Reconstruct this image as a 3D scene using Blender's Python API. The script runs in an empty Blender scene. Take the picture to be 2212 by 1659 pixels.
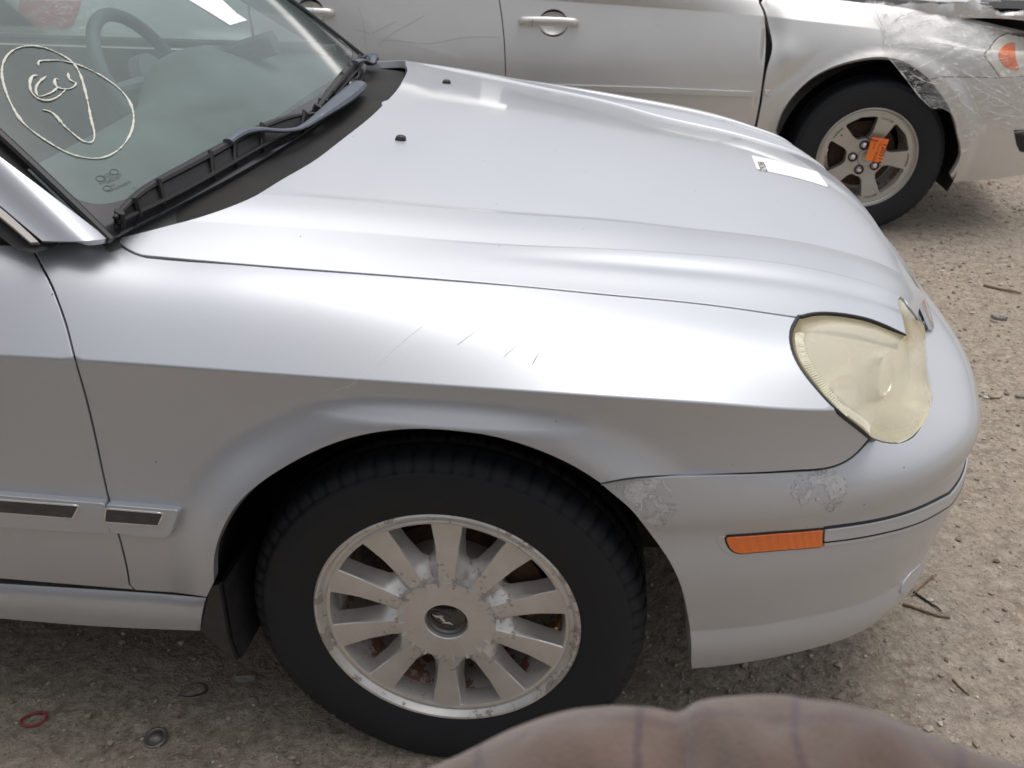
import bpy, bmesh, math, random
import numpy as np
from mathutils import Vector, Matrix
from mathutils.bvhtree import BVHTree
from mathutils.geometry import delaunay_2d_cdt
random.seed(4); np.random.seed(4)
scn = bpy.context.scene
# ------------------------------------------------------------------ camera
PW, PH, PF = 2212.0, 1659.0, 1980.0            # units in which positions were read off the photograph
CAMP = np.array([0.18656, -1.97222, 1.37568]); YAW, PIT, ROL = 0.077448, 0.502088, 0.017104
def cam_axes():
    cy, sy = math.cos(YAW), math.sin(YAW)
    f = np.array([-sy*math.cos(PIT), cy*math.cos(PIT), -math.sin(PIT)])
    r = np.array([cy, sy, 0.]); u = np.cross(r, f)
    return r*math.cos(ROL)+u*math.sin(ROL), -r*math.sin(ROL)+u*math.cos(ROL), f
CR, CU, CF = cam_axes()
cd = bpy.data.cameras.new('Camera'); cam = bpy.data.objects.new('Camera', cd); scn.collection.objects.link(cam)
m3 = Matrix(((CR[0], CU[0], -CF[0]), (CR[1], CU[1], -CF[1]), (CR[2], CU[2], -CF[2])))
cam.matrix_world = Matrix.Translation(Vector(CAMP)) @ m3.to_4x4()
cd.sensor_width = 36; cd.sensor_fit = 'HORIZONTAL'; cd.lens = 36*PF/PW; cd.clip_start = 0.02; cd.clip_end = 500
cd.dof.use_dof = True; cd.dof.focus_distance = 1.75; cd.dof.aperture_fstop = 7.0
scn.camera = cam
# ------------------------------------------------------------------ light
SUN_EL, SUN_AZ = 78, 55      # degrees; azimuth of the sun seen from the scene, counter-clockwise from +X
w = bpy.data.worlds.new('World'); scn.world = w; w.use_nodes = True
nt = w.node_tree; nt.nodes.clear()
sky = nt.nodes.new('ShaderNodeTexSky'); sky.sky_type = 'NISHITA'; sky.sun_disc = False
sky.sun_elevation = math.radians(SUN_EL); sky.sun_rotation = math.radians(90-SUN_AZ)
sky.air_density = 1.0; sky.dust_density = 6.0; sky.ozone_density = 1.0
hs = nt.nodes.new('ShaderNodeHueSaturation'); hs.inputs['Saturation'].default_value = 0.22
bg = nt.nodes.new('ShaderNodeBackground'); bg.inputs['Strength'].default_value = 0.145
wo = nt.nodes.new('ShaderNodeOutputWorld')
nt.links.new(sky.outputs[0], hs.inputs['Color']); nt.links.new(hs.outputs[0], bg.inputs['Color']); nt.links.new(bg.outputs[0], wo.inputs['Surface'])
sl = bpy.data.lights.new('Sun', 'SUN'); sl.energy = 0.55; sl.angle = math.radians(32); sl.color = (1, .97, .93)
so = bpy.data.objects.new('Sun', sl); scn.collection.objects.link(so)
az, el = math.radians(SUN_AZ), math.radians(SUN_EL)
so.rotation_euler = Vector((math.cos(az)*math.cos(el), math.sin(az)*math.cos(el), math.sin(el))).to_track_quat('Z', 'Y').to_euler()
so.location = (0, 0, 6)
scn.view_settings.view_transform = 'Standard'; scn.view_settings.look = 'None'
scn.view_settings.exposure = 0.12; scn.view_settings.gamma = 1.0
scn.render.engine = 'CYCLES'
# ------------------------------------------------------------------ node material helper
def lin(r, g, b):
    f = lambda c: c/12.92 if c <= .04045 else ((c+.055)/1.055)**2.4
    return (f(r/255), f(g/255), f(b/255), 1)
MATS = {}
def mat(name, base=(.5, .5, .5), rough=.5, metal=0., coat=0., coat_rough=.03, spec=.5, fn=None, **kw):
    m = bpy.data.materials.new(name); m.use_nodes = True
    b = m.node_tree.nodes['Principled BSDF']
    b.inputs['Base Color'].default_value = (*base[:3], 1); b.inputs['Roughness'].default_value = rough
    b.inputs['Metallic'].default_value = metal; b.inputs['Coat Weight'].default_value = coat
    b.inputs['Coat Roughness'].default_value = coat_rough; b.inputs['Specular IOR Level'].default_value = spec
    for k, v in kw.items(): b.inputs[k].default_value = v
    if fn: fn(m.node_tree, b)
    MATS[name] = m
    return m
class NT:
    """tiny helper for building shader graphs"""
    def __init__(s, t): s.t = t
    def n(s, typ, **k):
        nd = s.t.nodes.new(typ)
        for a, v in k.items():
            if a.startswith('_'): setattr(nd, a[1:], v)
        return nd
    def l(s, a, b): s.t.links.new(a, b)
    def obj(s): return s.n('ShaderNodeTexCoord').outputs['Object']
    def noise(s, scale, detail=4, rough=.55, vec=None, dist=0.):
        nd = s.n('ShaderNodeTexNoise'); nd.inputs['Scale'].default_value = scale; nd.inputs['Detail'].default_value = detail
        nd.inputs['Roughness'].default_value = rough; nd.inputs['Distortion'].default_value = dist
        s.l(vec if vec is not None else s.obj(), nd.inputs['Vector']); return nd.outputs['Fac']
    def vor(s, scale, feature='F1', vec=None, rnd=1.0):
        nd = s.n('ShaderNodeTexVoronoi', _feature=feature); nd.inputs['Scale'].default_value = scale
        nd.inputs['Randomness'].default_value = rnd
        s.l(vec if vec is not None else s.obj(), nd.inputs['Vector']); return nd
    def ramp(s, fac, stops):
        nd = s.n('ShaderNodeValToRGB'); e = nd.color_ramp.elements
        while len(e) < len(stops): e.new(.5)
        for q, (p, c) in zip(e, stops): q.position = p; q.color = (*c[:3], 1) if not isinstance(c, (int, float)) else (c, c, c, 1)
        s.l(fac, nd.inputs['Fac']); return nd.outputs['Color']
    def math(s, op, a, b=None, clamp=False):
        nd = s.n('ShaderNodeMath', _operation=op); nd.use_clamp = clamp
        for i, v in enumerate((a, b)):
            if v is None: continue
            if isinstance(v, (int, float)): nd.inputs[i].default_value = v
            else: s.l(v, nd.inputs[i])
        return nd.outputs[0]
    def mix(s, fac, a, b, blend='MIX'):
        nd = s.n('ShaderNodeMix', _data_type='RGBA', _blend_type=blend)
        for i, v in ((0, fac), (6, a), (7, b)):
            if isinstance(v, (int, float)): nd.inputs[i].default_value = v
            elif isinstance(v, tuple): nd.inputs[i].default_value = (*v[:3], 1)
            else: s.l(v, nd.inputs[i])
        return nd.outputs[2]
    def bump(s, h, strength=.3, dist=.01, normal=None):
        nd = s.n('ShaderNodeBump'); nd.inputs['Strength'].default_value = strength; nd.inputs['Distance'].default_value = dist
        s.l(h, nd.inputs['Height'])
        if normal is not None: s.l(normal, nd.inputs['Normal'])
        return nd.outputs[0]
    def sep(s, vec):
        nd = s.n('ShaderNodeSeparateXYZ'); s.l(vec, nd.inputs[0]); return nd.outputs
    def mapr(s, v, a, b, c=0., d=1.):
        nd = s.n('ShaderNodeMapRange'); s.l(v, nd.inputs[0])
        for i, x in enumerate((a, b, c, d)): nd.inputs[i+1].default_value = x
        return nd.outputs[0]
    def scale(s, vec, x, y, z):
        nd = s.n('ShaderNodeMapping'); nd.inputs['Scale'].default_value = (x, y, z); s.l(vec, nd.inputs[0]); return nd.outputs[0]
# ------------------------------------------------------------------ pixel -> ray, splines
def ray(px):
    d = CF*PF+(px[0]-PW/2)*CR-(px[1]-PH/2)*CU
    return CAMP, d/np.linalg.norm(d)
def at(px, x=None, y=None, z=None):
    o, d = ray(px); i, v = (0, x) if x is not None else ((1, y) if y is not None else (2, z))
    return o+d*(v-o[i])/d[i]
def proj(P):
    d = np.asarray(P, float)-CAMP; zz = d@CF
    return np.stack([PW/2+PF*(d@CR)/zz, PH/2-PF*(d@CU)/zz], -1)
def natmat(x):
    n = len(x); h = np.diff(x); A = np.zeros((n, n)); R = np.zeros((n, n)); A[0, 0] = A[-1, -1] = 1
    for i in range(1, n-1):
        A[i, i-1] = h[i-1]; A[i, i] = 2*(h[i-1]+h[i]); A[i, i+1] = h[i]
        R[i, i-1] = 6/h[i-1]; R[i, i] = -6/h[i-1]-6/h[i]; R[i, i+1] = 6/h[i]
    return np.linalg.solve(A, R)
class Spl:
    """natural cubic spline through (x, Y); linear outside"""
    def __init__(s, x, Y):
        s.x = np.asarray(x, float); s.Y = np.asarray(Y, float).reshape(len(x), -1); s.M = natmat(s.x)@s.Y if len(x) > 2 else np.zeros_like(s.Y)
    def __call__(s, t):
        t = np.asarray(t, float); sh = t.shape; t = t.ravel(); x = s.x
        i = np.clip(np.searchsorted(x, t)-1, 0, len(x)-2); tc = np.clip(t, x[0], x[-1])
        H = (x[i+1]-x[i])[:, None]; a = (x[i+1]-tc)[:, None]; b = (tc-x[i])[:, None]; M0, M1, Y0, Y1 = s.M[i], s.M[i+1], s.Y[i], s.Y[i+1]
        o = (M0*a**3+M1*b**3)/(6*H)+(Y0/H-M0*H/6)*a+(Y1/H-M1*H/6)*b
        d = (-M0*a**2+M1*b**2)/(2*H)+(Y1-Y0)/H-(M1-M0)*H/6
        o = o+d*(t-tc)[:, None]
        return o.reshape(*sh, -1) if s.Y.shape[1] > 1 else o.reshape(sh)
def basis(v, knots):
    """cardinal natural-spline weights of the knots at parameter v -> (N, k)"""
    return Spl(knots, np.eye(len(knots)))(v).reshape(-1, len(knots))
def curve(pts, n=None, step=None):
    """smooth curve through points of any dimension"""
    P = np.asarray(pts, float)
    if len(P) == 2: 
        n = n or max(2, int(np.linalg.norm(P[1]-P[0])/step)+1); return P[0]+(P[1]-P[0])*np.linspace(0, 1, n)[:, None]
    t = np.r_[0, np.cumsum(np.linalg.norm(np.diff(P, axis=0), axis=1))]
    n = n or max(4, int(t[-1]/step)+1)
    return Spl(t, P)(np.linspace(0, t[-1], n))
class Surf:
    """lofted surface: lines L_i(u) -> 3D joined by splines in v, broken at crease knots"""
    def __init__(s, lines, knots, creases=(), ur=(0, 1), warp=None, nu=160, nv=120):
        s.L = lines; s.k = np.array(knots, float); s.cr = sorted(creases); s.ur = ur; s.warp = warp; s.nu, s.nv = nu, nv; s._bvh = None
        br = [0]+[list(knots).index(c) for c in s.cr]+[len(knots)-1]; s.seg = list(zip(br[:-1], br[1:]))
    def raw(s, u, v):
        u = np.atleast_1d(np.asarray(u, float)); v = np.atleast_1d(np.asarray(v, float)); out = np.zeros((len(u), 3))
        V = np.stack([l(u) for l in s.L])         # k,N,3
        done = np.zeros(len(u), bool)
        for a, b in s.seg:
            sel = ~done & ((v <= s.k[b]) | (b == len(s.k)-1)); done |= sel
            if sel.any():
                W = basis(v[sel], s.k[a:b+1]); out[sel] = np.einsum('nk,knd->nd', W, V[a:b+1][:, sel])
        return out
    def __call__(s, u, v):
        P = s.raw(u, v)
        return s.warp(P, np.atleast_1d(u), np.atleast_1d(v)) if s.warp else P
    def normal(s, u, v, e=1.5e-3, flip=1):
        u = np.atleast_1d(np.asarray(u, float)); v = np.atleast_1d(np.asarray(v, float))
        ev = e*s.vs()
        n = np.cross(s(u+e, v)-s(u-e, v), s(u, v+ev)-s(u, v-ev)); n /= np.linalg.norm(n, axis=1)[:, None]+1e-12
        return n*flip
    def vs(s):
        """v units per metre, roughly"""
        if not hasattr(s, '_vs'):
            um = np.full(40, sum(s.ur)/2); P = s.raw(um, np.linspace(s.k[0], s.k[-1], 40))
            s._vs = (s.k[-1]-s.k[0])/np.linalg.norm(np.diff(P, axis=0), axis=1).sum()
        return s._vs
    def grid(s):
        U, V = np.meshgrid(np.linspace(*s.ur, s.nu), np.linspace(s.k[0], s.k[-1], s.nv), indexing='ij')
        return U, V, s(U.ravel(), V.ravel()).reshape(s.nu, s.nv, 3)
    def bvh(s):
        if s._bvh is None:
            U, V, P = s.grid(); s.GU, s.GV = U.ravel(), V.ravel(); vs = [tuple(p) for p in P.reshape(-1, 3)]; fs = []
            for i in range(s.nu-1):
                for j in range(s.nv-1):
                    a = i*s.nv+j; fs += [(a, a+s.nv, a+s.nv+1), (a, a+s.nv+1, a+1)]
            s.F = fs; s.P = P.reshape(-1, 3); s._bvh = BVHTree.FromPolygons(vs, fs)
        return s._bvh
    def _uv(s, loc, fi):
        a, b, c = s.F[fi]; A, B, C = s.P[a], s.P[b], s.P[c]; T = np.stack([B-A, C-A], 1)
        w = np.linalg.lstsq(T, np.array(loc)-A, rcond=None)[0]; ww = np.array([1-w.sum(), w[0], w[1]])
        return np.array([ww@s.GU[[a, b, c]], ww@s.GV[[a, b, c]]])
    def px(s, pts):
        """pixels -> (u, v) on the surface"""
        out = []
        for q in pts:
            o, d = ray(q); h = s.bvh().ray_cast(Vector(o), Vector(d))
            if h[0] is None:     # just off the surface: nearest point to the ray
                best = None
                for t in np.linspace(.6, 4.5, 160):
                    g = s.bvh().find_nearest(Vector(o+d*t))
                    if best is None or g[3] < best[3]: best = g
                h = best
                if h[3] > .03: print('px far from surface', q, round(h[3], 3))
            out.append(s._uv(h[0], h[2]))
        return np.array(out)
    def xyz(s, pts):
        return np.array([s._uv(*(lambda h: (h[0], h[2]))(s.bvh().find_nearest(Vector(p)))) for p in pts])
# ------------------------------------------------------------------ mesh objects
COL = scn.collection
def link(name, me, m=None, parent=None):
    o = bpy.data.objects.new(name, me); COL.objects.link(o)
    if m is not None and me is not None: me.materials.append(MATS[m] if isinstance(m, str) else m)
    if parent is not None: o.parent = parent
    return o
def mesh(name, V, F, m, parent=None, smooth=True, normals=None, sharp=None):
    me = bpy.data.meshes.new(name); me.from_pydata([tuple(map(float, p)) for p in V], [], [tuple(map(int, f)) for f in F]); me.validate()
    if smooth: me.polygons.foreach_set('use_smooth', np.ones(len(me.polygons), bool))
    if normals is not None and len(me.vertices) == len(V): me.normals_split_custom_set_from_vertices([tuple(map(float, n)) for n in normals])
    elif sharp is not None: me.set_sharp_from_angle(angle=math.radians(sharp))
    me.update()
    return link(name, me, m, parent)
def empty(name, loc=(0, 0, 0), label=None, cat=None, group=None):
    o = bpy.data.objects.new(name, None); COL.objects.link(o); o.location = loc; o.empty_display_size = .1
    tag(o, label, cat, group); return o
def tag(o, label=None, cat=None, group=None, kind=None):
    for k, v in (('label', label), ('category', cat), ('group', group), ('kind', kind)):
        if v: o[k] = v
    return o
class MB:
    """collects pieces into one mesh"""
    def __init__(s): s.V = []; s.F = []
    def add(s, V, F):
        o = len(s.V); s.V += [tuple(map(float, p)) for p in V]; s.F += [tuple(int(i)+o for i in f) for f in F]; return s
    def grid(s, P, closeu=False, closev=False, flip=False):
        P = np.asarray(P, float); a, b = P.shape[:2]; F = []
        for i in range(a if closeu else a-1):
            for j in range(b if closev else b-1):
                q = (i*b+j, ((i+1) % a)*b+j, ((i+1) % a)*b+(j+1) % b, i*b+(j+1) % b); F.append(q[::-1] if flip else q)
        return s.add(P.reshape(-1, 3), F)
    def box(s, c, sz, rot=None):
        V = np.array([(x, y, z) for x in (-.5, .5) for y in (-.5, .5) for z in (-.5, .5)])*np.array(sz)
        if rot is not None: V = V@np.array(rot).T
        return s.add(V+np.array(c), [(0, 1, 3, 2), (4, 6, 7, 5), (0, 4, 5, 1), (2, 3, 7, 6), (0, 2, 6, 4), (1, 5, 7, 3)])
    def tube(s, path, r, n=10, caps=True, flat=1.0, up=(0, 0, 1)):
        P = np.asarray(path, float); T = np.gradient(P, axis=0); T /= np.linalg.norm(T, axis=1)[:, None]+1e-12
        r = np.broadcast_to(r, len(P)); u = np.array(up, float); R = []
        for p, t, q in zip(P, T, r):
            a = np.cross(t, u); 
            if np.linalg.norm(a) < 1e-3: a = np.cross(t, (1, 0, 0.1))
            a /= np.linalg.norm(a); b = np.cross(a, t); th = np.linspace(0, 2*math.pi, n, endpoint=False)
            R.append(p+q*np.outer(np.cos(th), a)+q*flat*np.outer(np.sin(th), b))
        o = len(s.V); s.grid(np.array(R), closev=True)
        if caps: s.F += [tuple(o+i for i in range(n)), tuple(o+(len(P)-1)*n+i for i in range(n))[::-1]]
        return s
    def lathe(s, prof, n=48, axis='y', c=(0, 0, 0), a0=0, a1=2*math.pi):
        full = abs(a1-a0-2*math.pi) < 1e-6; th = np.linspace(a0, a1, n, endpoint=not full); R = []
        for t in th:
            row = []
            for r, h in prof:
                x, z = r*math.cos(t), r*math.sin(t)
                row.append((x, h, z) if axis == 'y' else ((x, z, h) if axis == 'z' else (h, x, z)))
            R.append(row)
        return s.grid(np.array(R)+np.array(c), closeu=full)
    def prism(s, poly, a, b, map2=None):
        """extrude 2D polygon from a to b; map2(p, t) -> 3D"""
        n = len(poly); V = [map2(p, a) for p in poly]+[map2(p, b) for p in poly]
        return s.add(V, [tuple(range(n))[::-1], tuple(range(n, 2*n))]+[(i, (i+1) % n, n+(i+1) % n, n+i) for i in range(n)])
    def build(s, name, m, parent=None, smooth=True, sharp=35, fix=True):
        o = mesh(name, s.V, s.F, m, parent, smooth, sharp=None)
        if fix:
            bm = bmesh.new(); bm.from_mesh(o.data); bmesh.ops.recalc_face_normals(bm, faces=bm.faces); bm.to_mesh(o.data); bm.free()
        if smooth and sharp: o.data.set_sharp_from_angle(angle=math.radians(sharp))
        return o
def resample(P, step, closed=True):
    P = np.asarray(P, float); Q = np.vstack([P, P[:1]]) if closed else P
    out = []
    for a, b in zip(Q[:-1], Q[1:]):
        k = max(1, int(math.ceil(np.linalg.norm(b-a)/step))); out += [a+(b-a)*i/k for i in range(k)]
    if not closed: out.append(Q[-1])
    return np.array(out)
def inside(poly, pts):
    x, y = pts[:, 0], pts[:, 1]; c = np.zeros(len(pts), bool); n = len(poly)
    for i in range(n):
        (x1, y1), (x2, y2) = poly[i], poly[i-1]
        if y1 == y2: continue
        c ^= ((y1 > y) != (y2 > y)) & (x < (x2-x1)*(y-y1)/(y2-y1)+x1)
    return c
def dist_poly(poly, pts):
    d = np.full(len(pts), 1e9)
    for i in range(len(poly)):
        a, b = poly[i-1], poly[i]; ab = b-a; t = np.clip(((pts-a)@ab)/(ab@ab+1e-15), 0, 1)
        d = np.minimum(d, np.linalg.norm(pts-(a+t[:, None]*ab), axis=1))
    return d
def panel(name, S, outline, m, parent, step=.012, holes=(), gap=.0022, lip=.018, flip=1, extra_v=(), inset=0., solid=0., uvmap=None, extra_u=()):
    """sheet-metal panel: an area of surface S bounded by outline (u, v), rounded edges turned inwards"""
    sc = np.array([1., 1./S.vs()])
    polys = []
    for o in (outline, *holes):
        q = np.asarray(o, float)*sc; k = np.ones(len(q), bool); k[1:] = np.linalg.norm(np.diff(q, axis=0), axis=1) > 1e-4
        q = q[k]
        if np.linalg.norm(q[0]-q[-1]) < 1e-4: q = q[:-1]
        polys.append(resample(q, step*.8))
    P0 = polys[0]; lo, hi = P0.min(0), P0.max(0)
    gu = np.arange(lo[0], hi[0], step); gv = np.arange(lo[1], hi[1], step)
    for c in list(S.cr)+list(extra_v):
        c = c*sc[1]; gv = np.r_[gv[np.abs(gv-c) > step*.6], c, c-.0035, c+.0035]
    for c in extra_u: gu = np.r_[gu, c]
    G = np.array([(a, b) for a in np.sort(gu) for b in np.sort(gv)])
    G = G[inside(P0, G)]
    for h in polys[1:]: G = G[~inside(h, G)]
    for q in polys: G = G[dist_poly(q, G) > step*.45]
    pts = [tuple(p) for q in polys for p in q]; edges = []; o = 0
    for q in polys: edges += [(o+i, o+(i+1) % len(q)) for i in range(len(q))]; o += len(q)
    nb = len(pts); pts += [tuple(p) for p in G]
    r = delaunay_2d_cdt([Vector(p) for p in pts], edges, [], 2 if len(polys) == 1 else 0, 1e-7)
    V2 = np.array([tuple(p) for p in r[0]]); F = [tuple(f) for f in r[2]]
    cen = np.array([V2[list(f)].mean(0) for f in F]); keep = inside(P0, cen)
    for h in polys[1:]: keep &= ~inside(h, cen)
    F = [f for f, k in zip(F, keep) if k]
    uv = V2/sc; P = S(uv[:, 0], uv[:, 1]); N = S.normal(uv[:, 0], uv[:, 1], flip=flip)
    if solid or inset: P = P+N*inset
    # boundary loops
    ec = {}
    for f in F:
        for i in range(len(f)): ec[(f[i], f[(i+1) % len(f)])] = 1
    nxt = {a: b for (a, b) in ec if (b, a) not in ec}
    V = list(P); NN = list(N); F2 = []
    f0 = F[0]; tri = np.cross(P[f0[1]]-P[f0[0]], P[f0[2]]-P[f0[0]]); rev = (tri@N[f0[0]]) < 0
    seen = set()
    for st in list(nxt):
        if st in seen: continue
        loop = []; a = st
        while a in nxt and a not in seen: seen.add(a); loop.append(a); a = nxt[a]
        if len(loop) < 3: continue
        L = np.array(loop); Q = P[L]; n = N[L]; t = np.roll(Q, -1, 0)-np.roll(Q, 1, 0); t /= np.linalg.norm(t, axis=1)[:, None]+1e-12
        out = np.cross(t, n)*(-1 if rev else 1); out /= np.linalg.norm(out, axis=1)[:, None]+1e-12
        for i, li in enumerate(loop): V[li] = Q[i]-out[i]*gap
        Q = Q-out*gap; rows = [(Q, n), (Q+out*.0007-n*.0006, n*.6+out*.8), (Q+out*.001-n*.002, out), (Q+out*.001-n*lip, out)]
        b0 = len(V); k = len(loop)
        for q, nn in rows: V += list(q); NN += list(nn/(np.linalg.norm(nn, axis=1)[:, None]+1e-12))
        for j in range(len(rows)-1):
            for i in range(k):
                f = (b0+j*k+i, b0+(j+1)*k+i, b0+(j+1)*k+(i+1) % k, b0+j*k+(i+1) % k); F2.append(f if not rev else f[::-1])
    F = [f[::-1] if rev else f for f in F]; F2 = [f if True else f for f in F2]
    # orient lip faces outwards
    F3 = []
    for f in F2:
        q = np.array([V[i] for i in f]); tn = np.cross(q[1]-q[0], q[2]-q[0]); F3.append(f if tn@(NN[f[0]]+NN[f[1]]) >= 0 else f[::-1])
    o = mesh(name, V, F+F3, m, parent, True, NN)
    o['_'] = 0; del o['_']
    return o
def poly_px(*segs): return np.array([p for g in segs for p in g], float)
def patch_px(*segs, step=14):
    """pixel outline from smooth segments"""
    out = []
    for s in segs:
        c = curve(s, step=step) if len(s) > 2 else np.array(s, float)
        out += list(c if not out else (c[1:] if np.linalg.norm(np.array(out[-1])-c[0]) < 1 else c))
    return np.array(out)
# ------------------------------------------------------------------ materials
def paint(name, base, dust=(.46, .44, .42), amount=.22, rough=.42):
    def fn(t, b):
        h = NT(t); o = h.obj()
        big = h.noise(2.2, 5, .6, o); fine = h.noise(160, 2, .5, o)
        flake = h.noise(2600, 1, .5, o)
        col = h.mix(h.mapr(flake, .3, .7), tuple(c*.93 for c in base), tuple(min(1, c*1.06) for c in base))
        d = h.mapr(big, .42, .75, 0., amount)
        d = h.math('MULTIPLY', d, h.mapr(fine, .25, .8, .5, 1.2))
        sp = h.vor(48, 'F1', o); chip = h.math('LESS_THAN', sp.outputs['Distance'], h.mapr(h.noise(30, 2, .5, o), .3, .7, .02, .075))
        cell = h.n('ShaderNodeSeparateColor'); h.l(sp.outputs['Color'], cell.inputs[0])
        chip = h.math('MULTIPLY', chip, h.math('GREATER_THAN', cell.outputs[0], .88))
        col = h.mix(d, col, dust); col = h.mix(chip, col, (.05, .045, .04)); h.l(col, b.inputs['Base Color'])
        h.l(h.math('SUBTRACT', .62, h.math('ADD', h.math('MULTIPLY', d, .6), h.math('MULTIPLY', chip, .6), True), True), b.inputs['Metallic'])
        h.l(h.mapr(big, .3, .7, rough-.03, rough+.06), b.inputs['Roughness'])
        h.l(h.mapr(h.noise(9, 4, .6, o), .3, .75, .03, .14), b.inputs['Coat Roughness'])
        h.l(h.bump(h.noise(420, 2, .5, o), .025, .002), b.inputs['Normal'])
    return mat(name, base, rough, .62, .7, .06, fn=fn)
paint('silver_paint', (.555, .575, .615))
paint('beige_paint', (.68, .67, .655), amount=.28); paint('charcoal_paint', (.035, .037, .042))
def rubber_fn(t, b):
    h = NT(t); o = h.obj(); n = h.noise(14, 6, .65, o); f = h.noise(220, 3, .6, o)
    h.l(h.ramp(n, [(.3, (.007, .0085, .012)), (.62, (.012, .0138, .018)), (.85, (.034, .033, .033))]), b.inputs['Base Color'])
    h.l(h.mapr(n, .2, .8, .55, .8), b.inputs['Roughness']); h.l(h.bump(f, .12, .002), b.inputs['Normal'])
mat('rubber', (.02, .02, .022), .65, fn=rubber_fn)
def dark_fn(t, b):
    h = NT(t); n = h.noise(9, 5, .6); h.l(h.ramp(n, [(.3, (.008, .008, .008)), (.8, (.022, .02, .018))]), b.inputs['Base Color'])
mat('dark_inner', (.012, .012, .012), .8, fn=dark_fn)
def trim_fn(t, b):
    h = NT(t); o = h.obj(); n = h.noise(30, 5, .6, o)
    h.l(h.ramp(n, [(.3, (.018, .018, .02)), (.8, (.045, .043, .042))]), b.inputs['Base Color']); h.l(h.bump(h.noise(500, 2, .5, o), .1, .001), b.inputs['Normal'])
mat('black_plastic', (.03, .03, .03), .5, fn=trim_fn)
# ------------------------------------------------------------------ first car: surfaces
sm = lambda t: (lambda q: q*q*(3-2*q))(np.clip(t, 0, 1))
BPL = np.array([(.20, -.913), (.30, -.905), (.37, -.895), (.5, -.868), (.6, -.834), (.7, -.784), (.784, -.711), (.856, -.615), (.904, -.493), (.938, -.352), (.957, -.18), (.962, 0)])
BPL = np.vstack([BPL, (BPL*[1, -1])[::-1][1:]])
bt = np.r_[0, np.cumsum(np.linalg.norm(np.diff(BPL, axis=0), axis=1))]; BSP = Spl(bt, BPL); BLEN = bt[-1]
def bcurve(s):
    C = BSP(s); T = BSP(s+1e-3)-BSP(s-1e-3); T /= np.linalg.norm(T, axis=1)[:, None]; return C, np.stack([T[:, 1], -T[:, 0]], 1)
by = Spl([-2.6, -2.2, -1.6, -1, -.5, 0, .3, .37, .5, .6, .7, .78, .84], [-.80, -.85, -.90, -.912, -.912, -.91, -.905, -.895, -.868, -.834, -.784, -.727, -.66])
def onplan(pxs, yf):
    out = []
    for q in pxs:
        y = -.85
        for _ in range(30): P = at(q, y=y); y = .5*y+.5*float(yf(P[0]))
        out.append(at(q, y=y))
    return np.array(out)
def xline(P, pre=(), post=()):
    P = np.array(list(pre)+[tuple(p) for p in P]+list(post), float); s = Spl(P[:, 0], P[:, 1:])
    return lambda u: np.c_[u, s(u)]
# crease along the side (read off the photograph)
cre = onplan([(0, 768), (160, 777), (480, 800), (800, 823), (1050, 840), (1300, 857), (1550, 873), (1765, 886)], lambda x: by(x)+.002)
L4 = xline(cre, pre=[(-2.5, -.83, .80), (-1.6, by(-1.6)+.002, .793)], post=[(.66, by(.66)+.008, .735), (.8, by(.8)+.03, .715)])
seam_y = Spl([-.8, -.6, -.44, -.31, -.15, .01, .22, .335, .51], [-.80, -.79, -.776, -.772, -.768, -.757, -.735, -.72, -.70])
SEAM_PX = [(317, 555.5), (367, 560.5), (500, 569.8), (633, 580.5), (737, 588), (987, 607), (1155, 621), (1300, 635.5), (1475, 652), (1575, 664), (1661, 676.5), (1726, 686)]
sea = onplan(SEAM_PX, seam_y)
L6 = xline(sea, pre=[(-2.5, -.80, .95), (-1.6, -.815, .94), (-1.0, -.81, .925), (-.6, -.793, .911)], post=[(.6, -.675, .795), (.7, -.65, .765), (.8, -.62, .72)])
def L5(u):
    a, b = L6(u), L4(u); m = a+(b-a)*.5; d = b-a; n = np.c_[np.zeros(len(u)), d[:, 2], -d[:, 1]]; n /= np.linalg.norm(n, axis=1)[:, None]
    n *= np.sign(n[:, 2:3]); return m+n*.0125
def zline(z, d, dn=None):
    ds = Spl([-2.6, -.55, -.3, 0, .3, .5, .8], dn) if dn else (lambda u: np.full(len(u), d))
    return lambda u: np.c_[u, by(u)+ds(u), np.full(len(u), z) if np.isscalar(z) else z(u)]
side_lines = [zline(.24, .05), zline(.33, .028), zline(.44, .008), zline(.56, .003, [.003, .003, .008, .012, .010, .003, .003]), zline(.67, .008, [.006, .006, .018, .024, .020, .010, .006]), L4, L5, L6, lambda u: L6(u)+np.array([0, .06, .012])]
def flare(P, u, v):
    P = P.copy(); r = np.hypot(P[:, 0]-.018, P[:, 2]-.322)
    P[:, 1] -= .031*sm((.475-r)/.085)*sm((.765-P[:, 2])/.05)*np.where(P[:, 0] > .3, sm((.42-P[:, 0])/.12), 1)
    return P
SIDE = Surf(side_lines, [0, .9, 2, 3.2, 4.3, 5.35, 6.25, 7.15, 7.6], creases=[5.35], ur=(-2.5, .8), warp=flare, nu=420, nv=150)
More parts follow.
